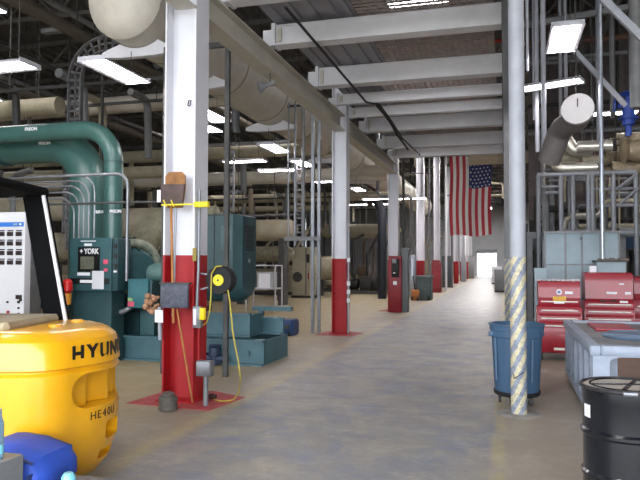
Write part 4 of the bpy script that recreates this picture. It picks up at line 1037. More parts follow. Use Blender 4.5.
# ================================================================ HANGING LAMPS
hoodm = mat('lamp_hood_white', hx('bcbcc4'), .5, noise=.03)
lights = []
def lamp_proto(hl=4.9):
    t = thing('fluorescent_lamp', None, None, (0, 0, 0))
    m = MB(); L_, W_ = 1.22, .46
    P = [(-W_/2, 0), (-W_/2+.005, .02), (-W_/2+.09, .075), (W_/2-.09, .075), (W_/2-.005, .02), (W_/2, 0), (W_/2-.01, 0), (W_/2-.1, .06), (-W_/2+.1, .06), (-W_/2+.01, 0)]
    m.prism(P, -L_/2, L_/2, 'y'); m.box(-W_/2+.01, W_/2-.01, -L_/2, -L_/2+.008, 0, .07).box(-W_/2+.01, W_/2-.01, L_/2-.008, L_/2, 0, .07)
    m.build('lamp_hood', hoodm, t, local=True)
    for k in range(4):
        x = -.15+.1*k; MB().lathe([(0, .02), (1, .02)], (x, -L_/2+.02, .028), (x, L_/2-.02, .028), 8).build('tube', tube_e, t, local=True)
    for y in (-.4, .4): MB().tube([(0, y, .07), (0, y, hl)], .006, 5).build('hanger', dsteel, t, local=True)
    return t
proto_long = lamp_proto(); proto_short = lamp_proto(.45)
# (px, py of the lamp in the photo, mounting height, turned?, label)
LP = [(116, 73, 4.5, 0, 'big near fluorescent lamp left of the first column'), (-4, 69, 4.55, 90, 'fluorescent lamp cut by the left edge of the photo'),
      (274, 149, 4.5, 0, 'fluorescent lamp with white hood between first and second column, highest of its group'), (245, 162, 4.5, 90, 'edge-on fluorescent lamp closest to the first column'),
      (278, 171, 4.5, 90, 'edge-on fluorescent lamp below the hooded one'), (302, 164, 4.5, 0, 'fluorescent lamp behind the vertical conduits left of the second column'),
      (358, 190, 4.5, 0, 'fluorescent lamp just right of the second column'), (376, 199.5, 4.5, 90, 'wide far fluorescent lamp left of the third column'),
      (385, 204.5, 4.5, 90, 'small far fluorescent lamp beside the third column'), (412, 199, 4.5, 90, 'far fluorescent lamp between third and fourth column'),
      (564, 40, 5.0, 0, 'bright fluorescent lamp at the top right, nearest of that side'), (550, 86, 5.2, 70, 'slanted fluorescent lamp right of the round pole'),
      (612, 114, 5.6, 90, 'fluorescent lamp behind the blue actuator'), (208, 116, 4.5, 0, 'fluorescent lamp peeping out right of the first column'), (332, 182, 4.5, 90, 'fluorescent lamp partly hidden left of the second column'),
      (355, 205, 4.5, 90, 'tiny far fluorescent lamp low beside the second column'), (52, 57, 5.6, 90, 'x')]
def alight(c, size, power, name='lamp_glow'):
    l = bpy.data.lights.new(name, 'AREA'); l.shape = 'RECTANGLE'; l.size = size[0]; l.size_y = size[1]; l.energy = power; l.color = (1, .96, .95)
    o = bpy.data.objects.new(name, l); COL.objects.link(o); o.location = c; return o
for i, (px, py, z, rz, lb_) in enumerate(LP[:-1]):
    p_ = atZ(px, py, z); o = copy_tree(proto_short if -6.7 < p_.x < -4.6 and p_.y > 8 else proto_long, p_, lb_, R(rz)); o['category'] = 'lamp'; o['group'] = 'fluorescent lamps'
# lamps above the aisle grating
hi = []
for (px, py, z, lb_) in ((418, 3, 7.0, 'lamp glowing through the grating at the top of the aisle'), (443, 80, 7.2, 'lamp seen in the gap between two slim aisle beams')):
    p_ = atZ(px, py, z); o = copy_tree(proto_long, p_, lb_, R(90)); o['category'] = 'lamp'; o['group'] = 'fluorescent lamps'; o.scale = (1.2, 1, .4)
for x in list(bpy.data.objects):
    if x.parent in (proto_long, proto_short): bpy.data.objects.remove(x)
bpy.data.objects.remove(proto_long); bpy.data.objects.remove(proto_short)
# unlit round-ended lamp at the upper left
a = atY(52, 31, 12.5)
t = thing('unlit_lamp', 'unlit grey strip lamp hanging under the roof at the upper left', 'lamp', (a.x, 12.5, a.z))
MB().cbox((a.x, 12.5, a.z), .48, .2, .1, .02).build('lamp_hood', steelg, t); MB().tube([(a.x, 12.5, a.z+.05), (a.x, 12.5, ZR)], .012, 6).build('hanger', dsteel, t)
# made-up fill lamps added to brighten the far aisle and the side bays
def fill_lamp(x, y, z, sx, sy, power, label):
    t = thing('added_fill_lamp', label, 'lamp', (x, y, z), group=label)
    MB().box(x-sx/2-.04, x+sx/2+.04, y-sy/2-.04, y+sy/2+.04, z+.01, z+.12, .02).build('housing', hoodm, t)
    m_ = mat('fill_lamp_panel_%d' % round(power/sx/sy), (1, .96, .95), emit=power/(PI*sx*sy))
    MB().box(x-sx/2, x+sx/2, y-sy/2, y+sy/2, z-.005, z+.01).build('light_panel', m_, t)
    for q in (-.4, .4): MB().tube([(x, y+sy*q, z+.12), (x, y+sy*q, ZR)], .01, 5).build('hanger_rod', dsteel, t)
for k, Y in enumerate((28.6, 36.4, 44.1, 51.8, 59.6, 67.3, 79)): fill_lamp(-1.9, Y, 8.1, 1.0, 2.0, 300 if Y < 60 else 700, 'added fill lamp above the far aisle')
for (x, y, e) in ((-8, 5.5, 260), (-13, 13, 260), (-8, 20.8, 260), (-14, 28.6, 300), (-9.4, 40.2, 300), (-20, 20.8, 300), (-18, 44, 300), (-10, 59.6, 300), (5, 9.2, 300), (7.4, 16.9, 260), (5, 28.6, 260), (-2, 1.6, 500), (-21, 9.2, 260)):  # invented roof lamps that lift the light in the bays
    fill_lamp(x, y, 8.1, 1.4, 1.4, e*.32, 'added fill lamp under the roof beside the aisle')
# ================================================================ NEAREST COLUMN'S ATTACHMENTS
C1 = CY[0]; FYc = C1-.18      # front face plane of the flanges
WY = C1-.012                   # web face
# post and goal frame behind the column
gy = 10.25*0+8.9
gx0, gx1 = atY(164, 200, gy).x, atY(226, 200, gy).x; gz = atY(215, 42, gy).z
t = thing('strut_support', 'dark goal-post strut frame behind the first column', 'frame', ((gx0+gx1)/2, gy, 0))
MB().box(gx0-.035, gx0+.035, gy, gy+.06, 0, gz).build('post', dsteel, t); MB().box(gx1-.035, gx1+.035, gy, gy+.06, 0, gz).build('post', dsteel, t)
MB().box(gx0+.035, gx1-.035, gy, gy+.06, gz-.08, gz).build('top_rail', dsteel, t)
# shovels / brooms
def paddle(px0, px1, py0, py1, Y, mt_, name, par, th=.025):
    a = atY(px0, py1, Y); b = atY(px1, py0, Y); w_ = b.x-a.x; r = w_*.18
    P = [(a.x+w_*.12, a.z), (b.x-w_*.12, a.z), (b.x-.0, a.z+(b.z-a.z)*.55), (b.x-.0, b.z-r), (b.x-r, b.z), (a.x+r, b.z), (a.x, b.z-r), (a.x, a.z+(b.z-a.z)*.55)]
    return MB().prism(P, Y, Y+th, 'y').build(name, mt_, par)
Yb = FYc-.10
brn = mat('brown_leather_brown', hx('96642f'), .6, noise=.25, scale=6); brd = mat('rusty_brown_blade', hx('54403c'), .6, noise=.25, scale=8)
q = atY(176, 320, Yb)
t = thing('shovel', 'shovel with brown blade strapped blade-up to the white column', 'shovel', (q.x, Yb, atY(176, 320, Yb).z))
paddle(165, 185, 171.5, 208, Yb+.02, brn, 'blade', t)
a, b = atY(176, 206, Yb+.04), atY(173, 316, Yb+.04); MB().tube([a, b], .016, 8).build('handle', greyw, t)
q = atY(167, 320, Yb)
t = thing('shovel', 'shovel with dark square blade in front of the brown one', 'shovel', (q.x, Yb-.05, atY(167, 320, Yb).z))
a = atY(159.5, 184, Yb-.05); b = atY(183.5, 184, Yb-.05); c = atY(181, 205, Yb-.05); d2 = atY(161.5, 205, Yb-.05)
MB().prism([(a.x, a.z), (b.x, b.z), (c.x, c.z), (d2.x, d2.z)], Yb-.03, Yb-.01, 'y').build('blade', brd, t)
a, b = atY(171, 205, Yb), atY(173.5, 323, Yb); b.z = max(b.z, .9); MB().tube([a, b], .016, 8).build('handle', wood, t)
# strap
m = MB(); a = atY(161, 205.5, Yb-.08); b = atY(207, 203.5, Yb-.08); m.box(a.x, b.x, Yb-.075, Yb-.068, b.z-.012, b.z+.006)
t = tag(m.build('yellow_strap', yelb), 'yellow strap round the first column holding the shovels', 'strap')
m, _ = boxpx(193.5, 207.5, 201.5, 207, Yb-.08, .06, bev=.006); m.build('strap_ratchet', yelb, t, local=False)
for px in (163.5, 171): 
    a = atY(px, 200, Yb-.1); b = atY(px+3, 207, Yb-.1); MB().bar(a, b, .01, .012).build('strap_hook', yelb, t)
# broom leaning: long orange handle down to the floor
a, b = atY(177, 309, FYc-.06), atY(192.5, 399, FYc-.08); b.z = .03
t = thing('broom_handle', 'thin orange wooden handle leaning down the red foot of the column', 'handle', b)
MB().tube([a, b], .012, 8).build('handle_stick', wood, t)
# grey slate-like dust pan
t = thing('dust_pan', 'dark grey square dust pan hung on the red foot of the first column', 'dust pan', atY(173, 308, FYc-.12))
m, _ = boxpx(160, 187.5, 284, 308, FYc-.14, .05, bev=.01); m.build('pan', mat('scuffed_black', hx('3c3e48'), .6, noise=.5, scale=18, col2=hx('5e6272')), t)
m = MB(); a = atY(159, 284, FYc-.15); b = atY(189, 284, FYc-.15); m.box(a.x, b.x, FYc-.15, FYc-.08, a.z, a.z+.02); m.build('pan_rim', dsteel, t)
# bunch of gloves and white bottle
glv = mat('tan_leather', hx('b58a6a'), .8, noise=.3, scale=14)
random.seed(5); q = atY(153, 303, FYc-.05); m = MB()
for k in range(26): m.sphere((q.x+random.uniform(-.09, .07), FYc-.05+random.uniform(-.05, .05), q.z+random.uniform(-.1, .09)), random.uniform(.02, .04), 8)
tag(m.build('work_gloves', glv), 'clump of tan leather work gloves hanging left of the grey dust pan', 'gloves', kind='stuff')
a = atY(158.5, 340, FYc-.06); b = atY(158.5, 307, FYc-.06)
t = thing('white_tag_tube', 'white paper tag and tube hanging below the work gloves', 'tag', (a.x, FYc-.1, a.z))
m, _ = boxpx(154.8, 162.8, 310, 322.5, FYc-.1, .012); m.build('paper_tag', labelw, t); MB().tube([(a.x+.01, FYc-.04, a.z), (b.x, FYc-.04, b.z)], .022, 8).build('tube', greyw, t)
m, _ = boxpx(157, 160.5, 190, 202, Yb-.02, .01); tag(m.build('paper_tag', labelw), 'small white tag on the dark post left of the shovels', 'tag')
# hook
a = atY(190.5, 104, WY-.02); tag(MB().tube([(a.x-.02, WY-.02, a.z+.05), (a.x-.02, WY-.06, a.z-.03), (a.x+.02, WY-.06, a.z-.03), (a.x+.02, WY-.05, a.z+.04)], .008, 8, .015).build('wall_hook', dsteel), 'small dark hook high on the white part of the first column', 'hook')
# conduits and boxes on the right flange
XR1 = -3.82+.21
def c1(px, py, y=FYc-.03): return atY(px, py, y)
a = c1(197.5, 330); tag(MB().tube([c1(199.5, 190), c1(198.5, 270), c1(197.5, 290), c1(197, 306)], .018, 10, .1).build('conduit', galv), 'grey conduit running down the right flange of the first column to the outlet box', 'conduit')
t = thing('outlet_box', 'grey electrical outlet box on the red foot with a yellow plug in it', 'outlet box', c1(196, 328))
m, _ = boxpx(192.3, 200.5, 306.5, 328, FYc-.07, .07, bev=.006); m.build('box_body', galv, t)
m, _ = boxpx(193.2, 196, 309, 325, FYc-.076, .008); m.build('cover_plate', labelw, t)
m, _ = boxpx(199, 204, 308, 320, FYc-.1, .06, bev=.01); tag(m.build('yellow_plug', yelb), 'yellow plug in the outlet box on the first column', 'plug')
gz0, gz1 = c1(203, 206).z, c1(203, 366).z
tag(MB().tube([(XR1+.03, FYc+.08, 2.15), (XR1+.03, FYc+.08, ZB+.02)], .017, 10).build('conduit', white), 'short white conduit on the right side of the first column above the red paint', 'conduit')
tag(MB().tube([(XR1+.03, FYc+.08, ZB), (XR1+.03, FYc+.08, .48)], .017, 10).build('conduit', red), 'red painted conduit on the right side of the first column above the junction box', 'conduit')
t = thing('junction_box', 'grey junction box on a short post at the foot of the first column', 'junction box', (XR1+.04, FYc+.0, 0))
a = atY(197.5, 375.5, FYc-.09); b = atY(212, 361, FYc-.09)
MB().box(a.x, b.x, FYc-.14, FYc-.03, a.z, b.z, .01).build('box_body', galv, t)
MB().tube([((a.x+b.x)/2+.01, FYc-.08, 0.004), ((a.x+b.x)/2+.01, FYc-.08, a.z)], .032, 12).build('post', galv, t)
# warning labels at paint line
for px in (193, 205):
    a = c1(px+1.5, 251.5, FYc-.003)
m, _ = boxpx(192.5, 196.3, 248, 261, FYc-.008, .006); tag(m.build('warning_label', mat('olive_label', hx('9c8a3a'), .6, noise=.3, scale=40)), 'small worn yellow warning label at the paint line of the first column', 'label')
# hose reel
HY = FYc+.16
q = atY(221.5, 280, HY); rr = 14/650*8.0
t = thing('cord_reel', 'black round cord reel with yellow centre bracketed to the first column', 'reel', (q.x, HY, q.z-rr))
MB().lathe([(0, rr*.96), (.15, rr), (.4, rr), (.42, rr*.8), (.58, rr*.8), (.6, rr), (.85, rr), (1, rr*.96)], (q.x, HY-.09, q.z), (q.x, HY+.09, q.z), 36).build('reel_drum', blackr, t)
MB().lathe([(0, .068), (1, .07)], (q.x, HY-.1, q.z), (q.x, HY-.08, q.z), 24).build('yellow_centre', yelb, t)['label'] = 'yellow round centre label'
MB().lathe([(0, .012), (1, .012)], (q.x, HY-.108, q.z), (q.x, HY-.1, q.z), 10).build('axle', black, t)
m = MB().bar((XR1, HY+.02, q.z-.12), (q.x, HY+.12, q.z-.03), .03, .02).bar((XR1, HY+.02, q.z+.08), (q.x, HY+.12, q.z+.03), .03, .02); m.build('bracket', galv, t)
hosem = mat('yellow_cord', hx('b8a83c'), .5)
Yh = HY-.11
m = MB().tube([atY(*p_, Yh) for p_ in ((222, 266), (216, 266.5), (211.5, 274), (211, 296), (209.5, 312), (207, 322), (202.5, 326), (200, 322))], .0095, 8, .06)
tag(m.build('extension_cord', hosem), 'short loop of yellow cord from reel to the outlet box', 'cord')
pts = [atY(*p_, Yh) for p_ in ((228, 290), (230, 303), (231, 312), (232.5, 330))]
g1 = [atY(235, 345, Yh), atY(238.5, 362, Yh), atY(240.5, 378, Yh)]; fl = [atZ(239, 393, .012), atZ(233, 400, .012), atZ(222, 401.5, .012), atZ(214, 399.5, .012)]
m = MB().tube(pts+g1+fl, .0095, 8, .08); tag(m.build('extension_cord', hosem), 'long yellow cord hanging from the reel down to the floor', 'cord')
q = atZ(212.5, 399, 0); t = tag(MB().lathe([(0, .02), (.5, .035), (1, .02)], (q.x-.06, q.y, .035), (q.x+.05, q.y, .035), 12).build('cord_connector', mat('brown_rubber', hx('3b2a24'), .6)), 'dark cord connector lying on the red floor paint', 'connector')
# canister
q = atZ(163.5, 412, 0); t = thing('metal_canister', 'short grey metal canister on the floor before the first column', 'canister', (q.x, q.y+.1, 0))
canm = mat('dull_canister', hx('6e6a64'), .6, .3, noise=.2, scale=10); y_ = q.y+.1
MB().lathe([(0, .10), (.04, .108), (.3, .108), (.33, .103), (.6, .103), (.63, .108), (.93, .108), (1, .098)], (q.x, y_, .004), (q.x, y_, .16), 28).build('canister_body', canm, t)
MB().lathe([(0, .07), (.7, .075), (1, .06)], (q.x, y_, .16), (q.x, y_, .205), 24).build('canister_cap', canm, t)
# things on the second column
C2 = CY[1]
t = thing('conduit', 'pale conduit with boxes on the right side of the second column', 'conduit', (-3.5, C2-.1, 0))
m = MB().tube([(-3.54, C2-.1, 0.03), (-3.54, C2-.1, 2.5)], .022, 8); m.build('pipe_run', greyw, t)
for z in (1.75, 1.2, 1.0, .8): MB().cbox((-3.525, C2-.14, z), .07, .06, .1).build('junction', labelw, t)
# ================================================================ BIG DUCT, PIPES AND TRAYS OVER THE LEFT BAYS
dX, dZ, dR = -5.7, 5.82, .64
t = thing('overhead_duct', 'big cream round duct running along the hall beside the left girder', 'duct', (dX, 8.2, dZ-dR))
MB().tube([(dX, 8.85, dZ), (dX, 48, dZ)], dR, 36).build('duct_run', creamw, t)
for y in (10.1, 12.4, 14.9, 17.6, 20.3, 24, 28): MB().tube([(dX, y, dZ), (dX, y+.05, dZ)], dR+.012, 36).build('joint_band', cream, t)
for k, y in enumerate((9.3, 11.4, 15.5, 21.0, 27.0)):
    s_ = thing('pipe_saddle', ['white saddle under the near end of the big duct', 'white saddle under the big duct right of the first column', 'white saddle under the big duct before the second column', 'white saddle under the big duct beyond the second column', 'farthest white saddle under the big duct'][k], 'saddle', (dX, y, dZ-dR-.2))
    P = [(dX-.66, dZ-dR-.04), (dX-.66, dZ-dR-.12), (dX-.3, dZ-dR-.15)] + [(dX+.3, dZ-dR-.15), (dX+.66, dZ-dR-.12), (dX+.66, dZ-dR-.04), (dX+.5, dZ-dR+.02)] + [(dX+dR*1.02*math.sin(R(a)), dZ-dR*1.02*math.cos(R(a))) for a in range(34, -35, -8)] + [(dX-.5, dZ-dR+.02)]
    MB().prism(P, y-.06, y+.06, 'y').build('cradle', white, s_)
    for sx in (-.64, .64): MB().tube([(dX+sx*1.02, y, dZ-dR-.13), (dX+sx, y, ZR)], .012, 6).build('hanger_rod', dsteel, s_)
# domed end of the near duct
MB().lathe([(0, .05), (.3, dR*.6), (.7, dR*.92), (1, dR)], (dX, 8.5, dZ), (dX, 8.86, dZ), 36).build('duct_end', creamw, t)
# pipes across the bays  (px0, px1, py, Y, radius px, material, label)
pi_ = 0
HP = [(-60, 268, 106, 17.5, 8.5, creamw, 'thick cream pipe crossing behind the green pipes high on the left'),
      (-60, 332, 157, 20.3, 6, cream, 'cream pipe crossing behind the hooded lamps'), (-60, 388, 181, 25.4, 6.5, creamw, 'cream pipe below the hanging lamps between the first two columns'),
      (180, 388, 198, 30, 4.5, cream, 'slimmer cream pipe under the lamps toward the third column'), (200, 330, 209, 34, 3, cream, 'thin cream pipe low behind the conduits'),
      (-60, 165, 176, 19, 6, cream, 'cream pipe behind the elbows of the green pipes'), (-60, 70, 210, 16, 12, cream, 'cream shell behind the white switchboard and black guard'),
      (352, 388, 170, 24.8, 5, creamw, 'pale pipe high between the second and third column'), (205, 330, 143, 24, 2.5, steelg, 'grey pipe above the edge-on lamp'),
      (228, 300, 215.5, 20.0, 1.6, dsteel, 'dark rail above the cream tank'), (110, 168, 148, 21, 3, dsteel, 'dark pipe in the gap left of the first column'),
      (0, 60, 108, 15, 9, cream, 'cream pipe end under the lamp at the left edge')]
for (x0, x1, y, Y, r, mm, lb_) in HP: hp(x0, x1, y, Y, r, mm, lb_, name='insulated_pipe')
# cream tanks
def tank(px0, px1, py0, py1, Y, label, mt_=cream, legs=True):
    a = atY(px0, py1, Y); b = atY(px1, py0, Y); r = (b.z-a.z)/2; z = (a.z+b.z)/2
    t = thing('insulated_tank', label, 'tank', ((a.x+b.x)/2, Y, 0))
    MB().lathe([(0, r*.3), (.04, r*.8), (.1, r), (.9, r), (.96, r*.8), (1, r*.3)], (a.x, Y+r, z), (b.x, Y+r, z), 30).build('tank_shell', mt_, t)
    L_ = b.x-a.x
    for f_ in (.2, .8): MB().box(a.x+L_*f_-.12, a.x+L_*f_+.12, Y+r*.4, Y+r*1.6, 0, z-r*.75).build('leg', dsteel, t)
    for f_ in (.35, .65): MB().lathe([(0, r*1.02), (1, r*1.02)], (a.x+L_*f_, Y+r, z), (a.x+L_*f_+.05, Y+r, z), 30).build('band', mt_, t)
    return t
tank(225, 294, 218.5, 241, 24, 'cream insulated tank right of the teal motor')
tank(318, 400, 223, 238, 38.5, 'cream tank behind the second column')
tank(228, 292, 246, 262, 27, 'lower grey-cream tank behind the white trolley', mat('grey_cream', hx('8b8570'), .6, noise=.2))
tank(100, 168, 206, 240, 16, 'cream tank behind the compressor left of the first column')
tank(309, 345, 256, 280, 31, 'pale tank behind the cream cabinet by the second column')
tank(-20, 60, 232, 262, 17, 'cream tank low behind the white switchboard')
# elbow of the cream duct behind the compressor
a = atY(160, 214, 13.5); b = atY(127, 250, 13.5)
pipe([(a.x+1.2, 14.0, a.z-.15), (a.x-.25, 13.8, a.z-.15), (b.x+.3, 13.4, b.z-.2), (b.x+.3, 13.4, .9)], .36, mat('grey_green_cladding', hx('97937a'), .5, noise=.2), 'fat grey-cream elbow behind the compressor', name='insulated_pipe', fil=.7, n=24)
# ladder cable tray bending at the top left
t = thing('cable_tray', 'perforated cable tray rising beside the green pipes and curving right at the top', 'cable tray', (atY(74, 100, 12.2).x, 12.2, 0))
TY = 12.2
pc = [atY(73, 235, TY), atY(73, 45, TY), atY(170, 38, TY)]; pc[1].x = pc[0].x; pc[0].z = 1.95; pc[2].z = pc[1].z = atY(73, 47, TY).z
cen = fillet([Vector(p_) for p_ in pc], .75, 14)
# resample
def resample(P, step):
    out = [P[0]]; acc = 0
    for i in range(len(P)-1):
        a, b = P[i], P[i+1]; L_ = (b-a).length; d_ = step-acc
        while d_ < L_: out.append(a+(b-a)*(d_/L_)); d_ += step
        acc = (acc+L_) % step
    return out
trm = mat('tray_grey', hx('77777a'), .5, .3, noise=.1)
hw = .155
def offs(P, o):
    out = []
    for i, p_ in enumerate(P):
        tn = (P[min(i+1, len(P)-1)]-P[max(i-1, 0)]).normalized(); out.append(p_+Vector((-tn.z, 0, tn.x))*o)
    return out
for s_ in (-1, 1): MB().sweep(offs(cen, hw*s_), [(-.015, -.05), (.015, -.05), (.015, .05), (-.015, .05)], up=(0, -1, 0)).build('side_rail', trm, t)
rs = resample(cen, .17)
m = MB()
for i, p_ in enumerate(rs[1:-1]):
    tn = (rs[i+2]-rs[i]).normalized(); nv = Vector((-tn.z, 0, tn.x)); m.bar(p_-nv*(hw-.016), p_+nv*(hw-.016), .05, .02, up=(0, -1, 0))
m.sweep(cen, [(-.02, -.01), (.02, -.01), (.02, .01), (-.02, .01)], up=(0, -1, 0))
m.build('rungs', trm, t)['kind'] = 'stuff'
MB().box(pc[0].x-.05, pc[0].x+.05, TY+.08, TY+.18, 0, 1.95).build('support_post', dsteel, t)
# second ladder tray near the vertical conduits
def ladder(px, w_px, py0, py1, Y, label, z0=None):
    a = atY(px-w_px/2, py0, Y); b = atY(px+w_px/2, py1, Y); z0 = b.z if z0 is None else z0
    t = thing('cable_ladder', label, 'cable tray', ((a.x+b.x)/2, Y, z0))
    for x in (a.x, b.x): MB().box(x-.015, x+.015, Y-.04, Y+.04, z0, a.z).build('side_rail', trm, t)
    m = MB(); z = z0+.08
    while z < a.z: m.box(a.x+.015, b.x-.015, Y-.01, Y+.01, z, z+.05); z += .2
    m.build('rungs', trm, t)['kind'] = 'stuff'; return t
ladder(299.5, 6, 165, 243, 17.5, 'vertical cable ladder behind the conduits left of the second column')
ladder(231, 5, 150, 212, 15, 'vertical cable ladder rising behind the teal motor')
ladder(70, 11, 158, 232, 13.4, 'vertical perforated ladder tray between the conduit bends and thick green pipe')
# vertical conduits at the second column
VL = [(294.5, 104, 300, 14.93, .028, 'leftmost vertical conduit of the bundle before the second column'), (303, 104, 245, 14.96, .045, 'thick vertical strut of the bundle before the second column'),
      (312.5, 112, 332, 15.0, .038, 'left one of two strut posts standing on the floor before the second column'), (318.8, 118, 332, 15.1, .036, 'right one of two strut posts standing on the floor before the second column'),
      (288, 103, 240, 14.92, .02, 'thin vertical rod left of the conduit bundle')]
for (px, t0, b0, Y, r, lb_) in VL:
    a = atY(px, b0, Y); z1 = atY(px, t0, Y).z; z0 = 0 if b0 == 332 else 2.08
    if b0 == 332: m = MB().box(a.x-r, a.x+r, Y-r, Y+r, 0, z1)
    else: m = MB().tube([(a.x, Y, z0), (a.x, Y, z1)], r, 10)
    tag(m.build('vertical_conduit', steelg if r > .04 else galv), lb_, 'conduit')
m, _ = boxpx(284, 320.5, 236.5, 240.5, 15.0-.12, .06); tag(m.build('strut_rail', steelg), 'grey horizontal strut across the conduit bundle before the second column', 'strut')
m, _ = boxpx(286, 322, 104, 106, 15.1, .06); tag(m.build('strut_rail', dsteel), 'dark top strut of the conduit bundle before the second column', 'strut')
# horn speaker on the girder
q = atY(266, 86, 9.9)
t = thing('horn_speaker', 'small grey horn loudspeaker hanging from the cream girder', 'loudspeaker', (q.x, 9.9, q.z-.1))
MB().lathe([(0, .10), (.1, .1), (.5, .045), (1, .03)], (q.x-.1, 9.85, q.z-.03), (q.x+.06, 9.95, q.z+.04), 18).build('horn', steelg, t); MB().lathe([(0, .045), (1, .05)], (q.x+.06, 9.95, q.z+.04), (q.x+.12, 9.98, q.z+.07), 14).build('driver', steelg, t)
MB().tube([(q.x+.05, 9.95, q.z+.05), (q.x+.05, 9.95, q.z+.22)], .01, 6).build('bracket', dsteel, t)
# ================================================================ THINGS ON THE FLOOR OF THE LEFT BAYS
# white trolley with glass box
g = atZ(262, 312, 0); TY_ = g.y
X0, X1 = atY(246, 312, TY_).x, atY(275, 312, TY_).x; zt0 = atY(265, 265, TY_).z; zm = atY(265, 288, TY_).z
t = thing('trolley', 'white two-tier trolley standing behind the teal skid', 'trolley', ((X0+X1)/2, TY_+.3, 0))
wm = mat('white_tube_paint', hx('c3c5c9'), .4)
for x in (X0, X1):
    for y in (TY_, TY_+.7): MB().tube([(x, y, 0), (x, y, zt0 if y > TY_+.1 or x == X1 else zt0)], .025, 8).build('leg', wm, t)
MB().box(X0, X1, TY_, TY_+.7, zm-.05, zm).build('middle_tier', wm, t); MB().box(X0-.02, X1+.02, TY_-.02, TY_+.72, zt0-.04, zt0, .01).build('top_tier', wm, t)
m, (x0, x1, z0, z1) = boxpx(257, 273, 272, 287, TY_+.1, .4, z0=zm); tag(m.build('plastic_box', mat('clear_box', hx('a9adb2'), .3, noise=.1)), 'translucent box with a white sheet on the trolley tier', 'box')
m, _ = boxpx(258.5, 270, 273.5, 286, TY_+.07, .02, z0=zm+.001); tag(m.build('white_sheet', labelw), 'white sheet of paper propped on the trolley tier', 'paper')
m, (x0, x1, _, z1) = boxpx(248, 254, 271, 287, TY_+.1, .3, z0=zm, bev=.03); tag(m.build('tin_can', mat('tin_grey', hx('8c8a84'), .5)), 'grey can on the left of the trolley tier', 'can')
# cream cabinet
g = atZ(303, 300, 0)
def pxcab(px0, px1, py0, pyb, name, label, cat, mt_, depth=.6, bev=.015, Yf=None):
    g = atZ((px0+px1)/2, pyb, 0)
    if Yf: g.y = Yf; pyb = 262+1105/(Yf*.962+1)
    a = atY(px0, pyb, g.y).x; b = atY(px1, pyb, g.y).x; z = atY((px0+px1)/2, py0, g.y).z
    t = thing(name, label, cat, ((a+b)/2, g.y+depth/2, 0)); MB().box(a, b, g.y, g.y+depth, 0, z, bev).build('cabinet_body', mt_, t); return t, a, b, g.y, z
creamc = mat('cream_cabinet_paint', hx('a9a48e'), .5, noise=.06)
t, a, b, Y, z = pxcab(292, 313, 247, 298, 'electrical_cabinet', 'tall cream electrical cabinet with a round grille left of the second column', 'cabinet', creamc)
q = atY(297.5, 277, Y); MB().lathe([(0, .24), (1, .24)], (q.x, Y-.03, q.z), (q.x, Y, q.z), 24).build('round_grille', dsteel, t)
q = atY(308, 258.5, Y); MB().cbox((q.x, Y-.015, q.z), .12, .03, .4).build('door_handle', vdark, t)
MB().box(a-.03, b+.03, Y-.03, Y+.6, 0, .12).build('plinth', vdark, t)
q = atY(306, 247, Y).x; MB().box(q-.02, q+.02, Y-.01, Y, .15, z-.05).build('door_gap', dsteel, t)
m = MB().cbox((atY(308.5, 276, Y).x, Y-.01, atY(308, 276, Y).z), .06, .02, .3); m.build('red_sign', toolred, t)
# small blue machine by the skid
t, a, b, Y, z = pxcab(274, 293, 320, 336, 'floor_machine', 'low dark blue floor machine beside the end of the teal skid', 'machine', mat('machine_blue', hx('26406e'), .5), .5, .06)
for x in (a+.08, b-.08): MB().lathe([(0, .05), (1, .05)], (x-.02, Y-.03, .055), (x+.02, Y-.03, .055), 12).build('wheel', blackr, t)
q = atY(287, 327, Y); MB().lathe([(0, .06), (1, .05)], (q.x, Y-.005, q.z), (q.x, Y-.04, q.z), 14).build('gauge', dsteel, t)
# row at the third column
C3 = CY[2]
g = atZ(395, 307.5, 0)
t, a, b, Y, z = pxcab(388.5, 401.5, 256, 308.5, 'fire_cabinet', 'red cabinet with a black phone on the third column', 'cabinet', mat('deep_red', hx('8c1f2a'), .4), .3, Yf=21.95)
q = atY(395.5, 268, Y); MB().cbox((q.x, Y-.03, q.z), .26, .06, .62, .02).build('black_unit', black, t)
q = atY(394.5, 261, Y); MB().cbox((q.x, Y-.05, q.z), .14, .05, .16, .01).build('dial', galv, t); q = atY(395, 283, Y); MB().cbox((q.x, Y-.01, q.z), .12, .02, .12).build('label_plate', labelw, t)
q = atY(394.5, 273, Y); MB().cbox((q.x, Y-.065, q.z), .07, .02, .04).build('display', labelw, t)
t, a, b, Y, z = pxcab(401.8, 408, 248, 308.5, 'tall_locker', 'tall narrow grey locker right of the red cabinet', 'locker', mat('locker_grey', hx('6f7476'), .5, noise=.08), .3, Yf=22.1)
t, a, b, Y, z = pxcab(409, 415.5, 255, 300, 'gas_cylinder', 'pale shiny cylinder between the grey locker and the fourth column', 'cylinder', mat('pale_wrap', hx('b9c0ca'), .25, .4), .3, .1)
t, a, b, Y, z = pxcab(411, 419, 290, 300.5, 'pallet_jack', 'small orange and black pallet jack near the fourth column', 'pallet jack', mat('jack_orange', hx("b06a28"), .5), .5, .04)
for x in (a+.06, b-.06): MB().lathe([(0, .09), (1, .09)], (x-.03, Y-.05, .09), (x+.03, Y-.05, .09), 14).build('wheel', blackr, t)
MB().tube([((a+b)/2, Y+.3, .3), ((a+b)/2-.1, Y+.1, 1.1)], .025, 8).build('handle', black, t)
t, a, b, Y, z = pxcab(416.5, 431, 277, 297, 'waste_bin', 'grey-green wheeled bin at the foot of the fourth column', 'bin', mat('bin_green', hx('4c5c5e'), .5), .8, .04, Yf=29.2)
MB().box(a-.04, b+.04, Y-.04, Y+.84, z-.03, z+.06, .02).build('bin_lid', mat('bin_green_lid', hx('66767a'), .5), t)
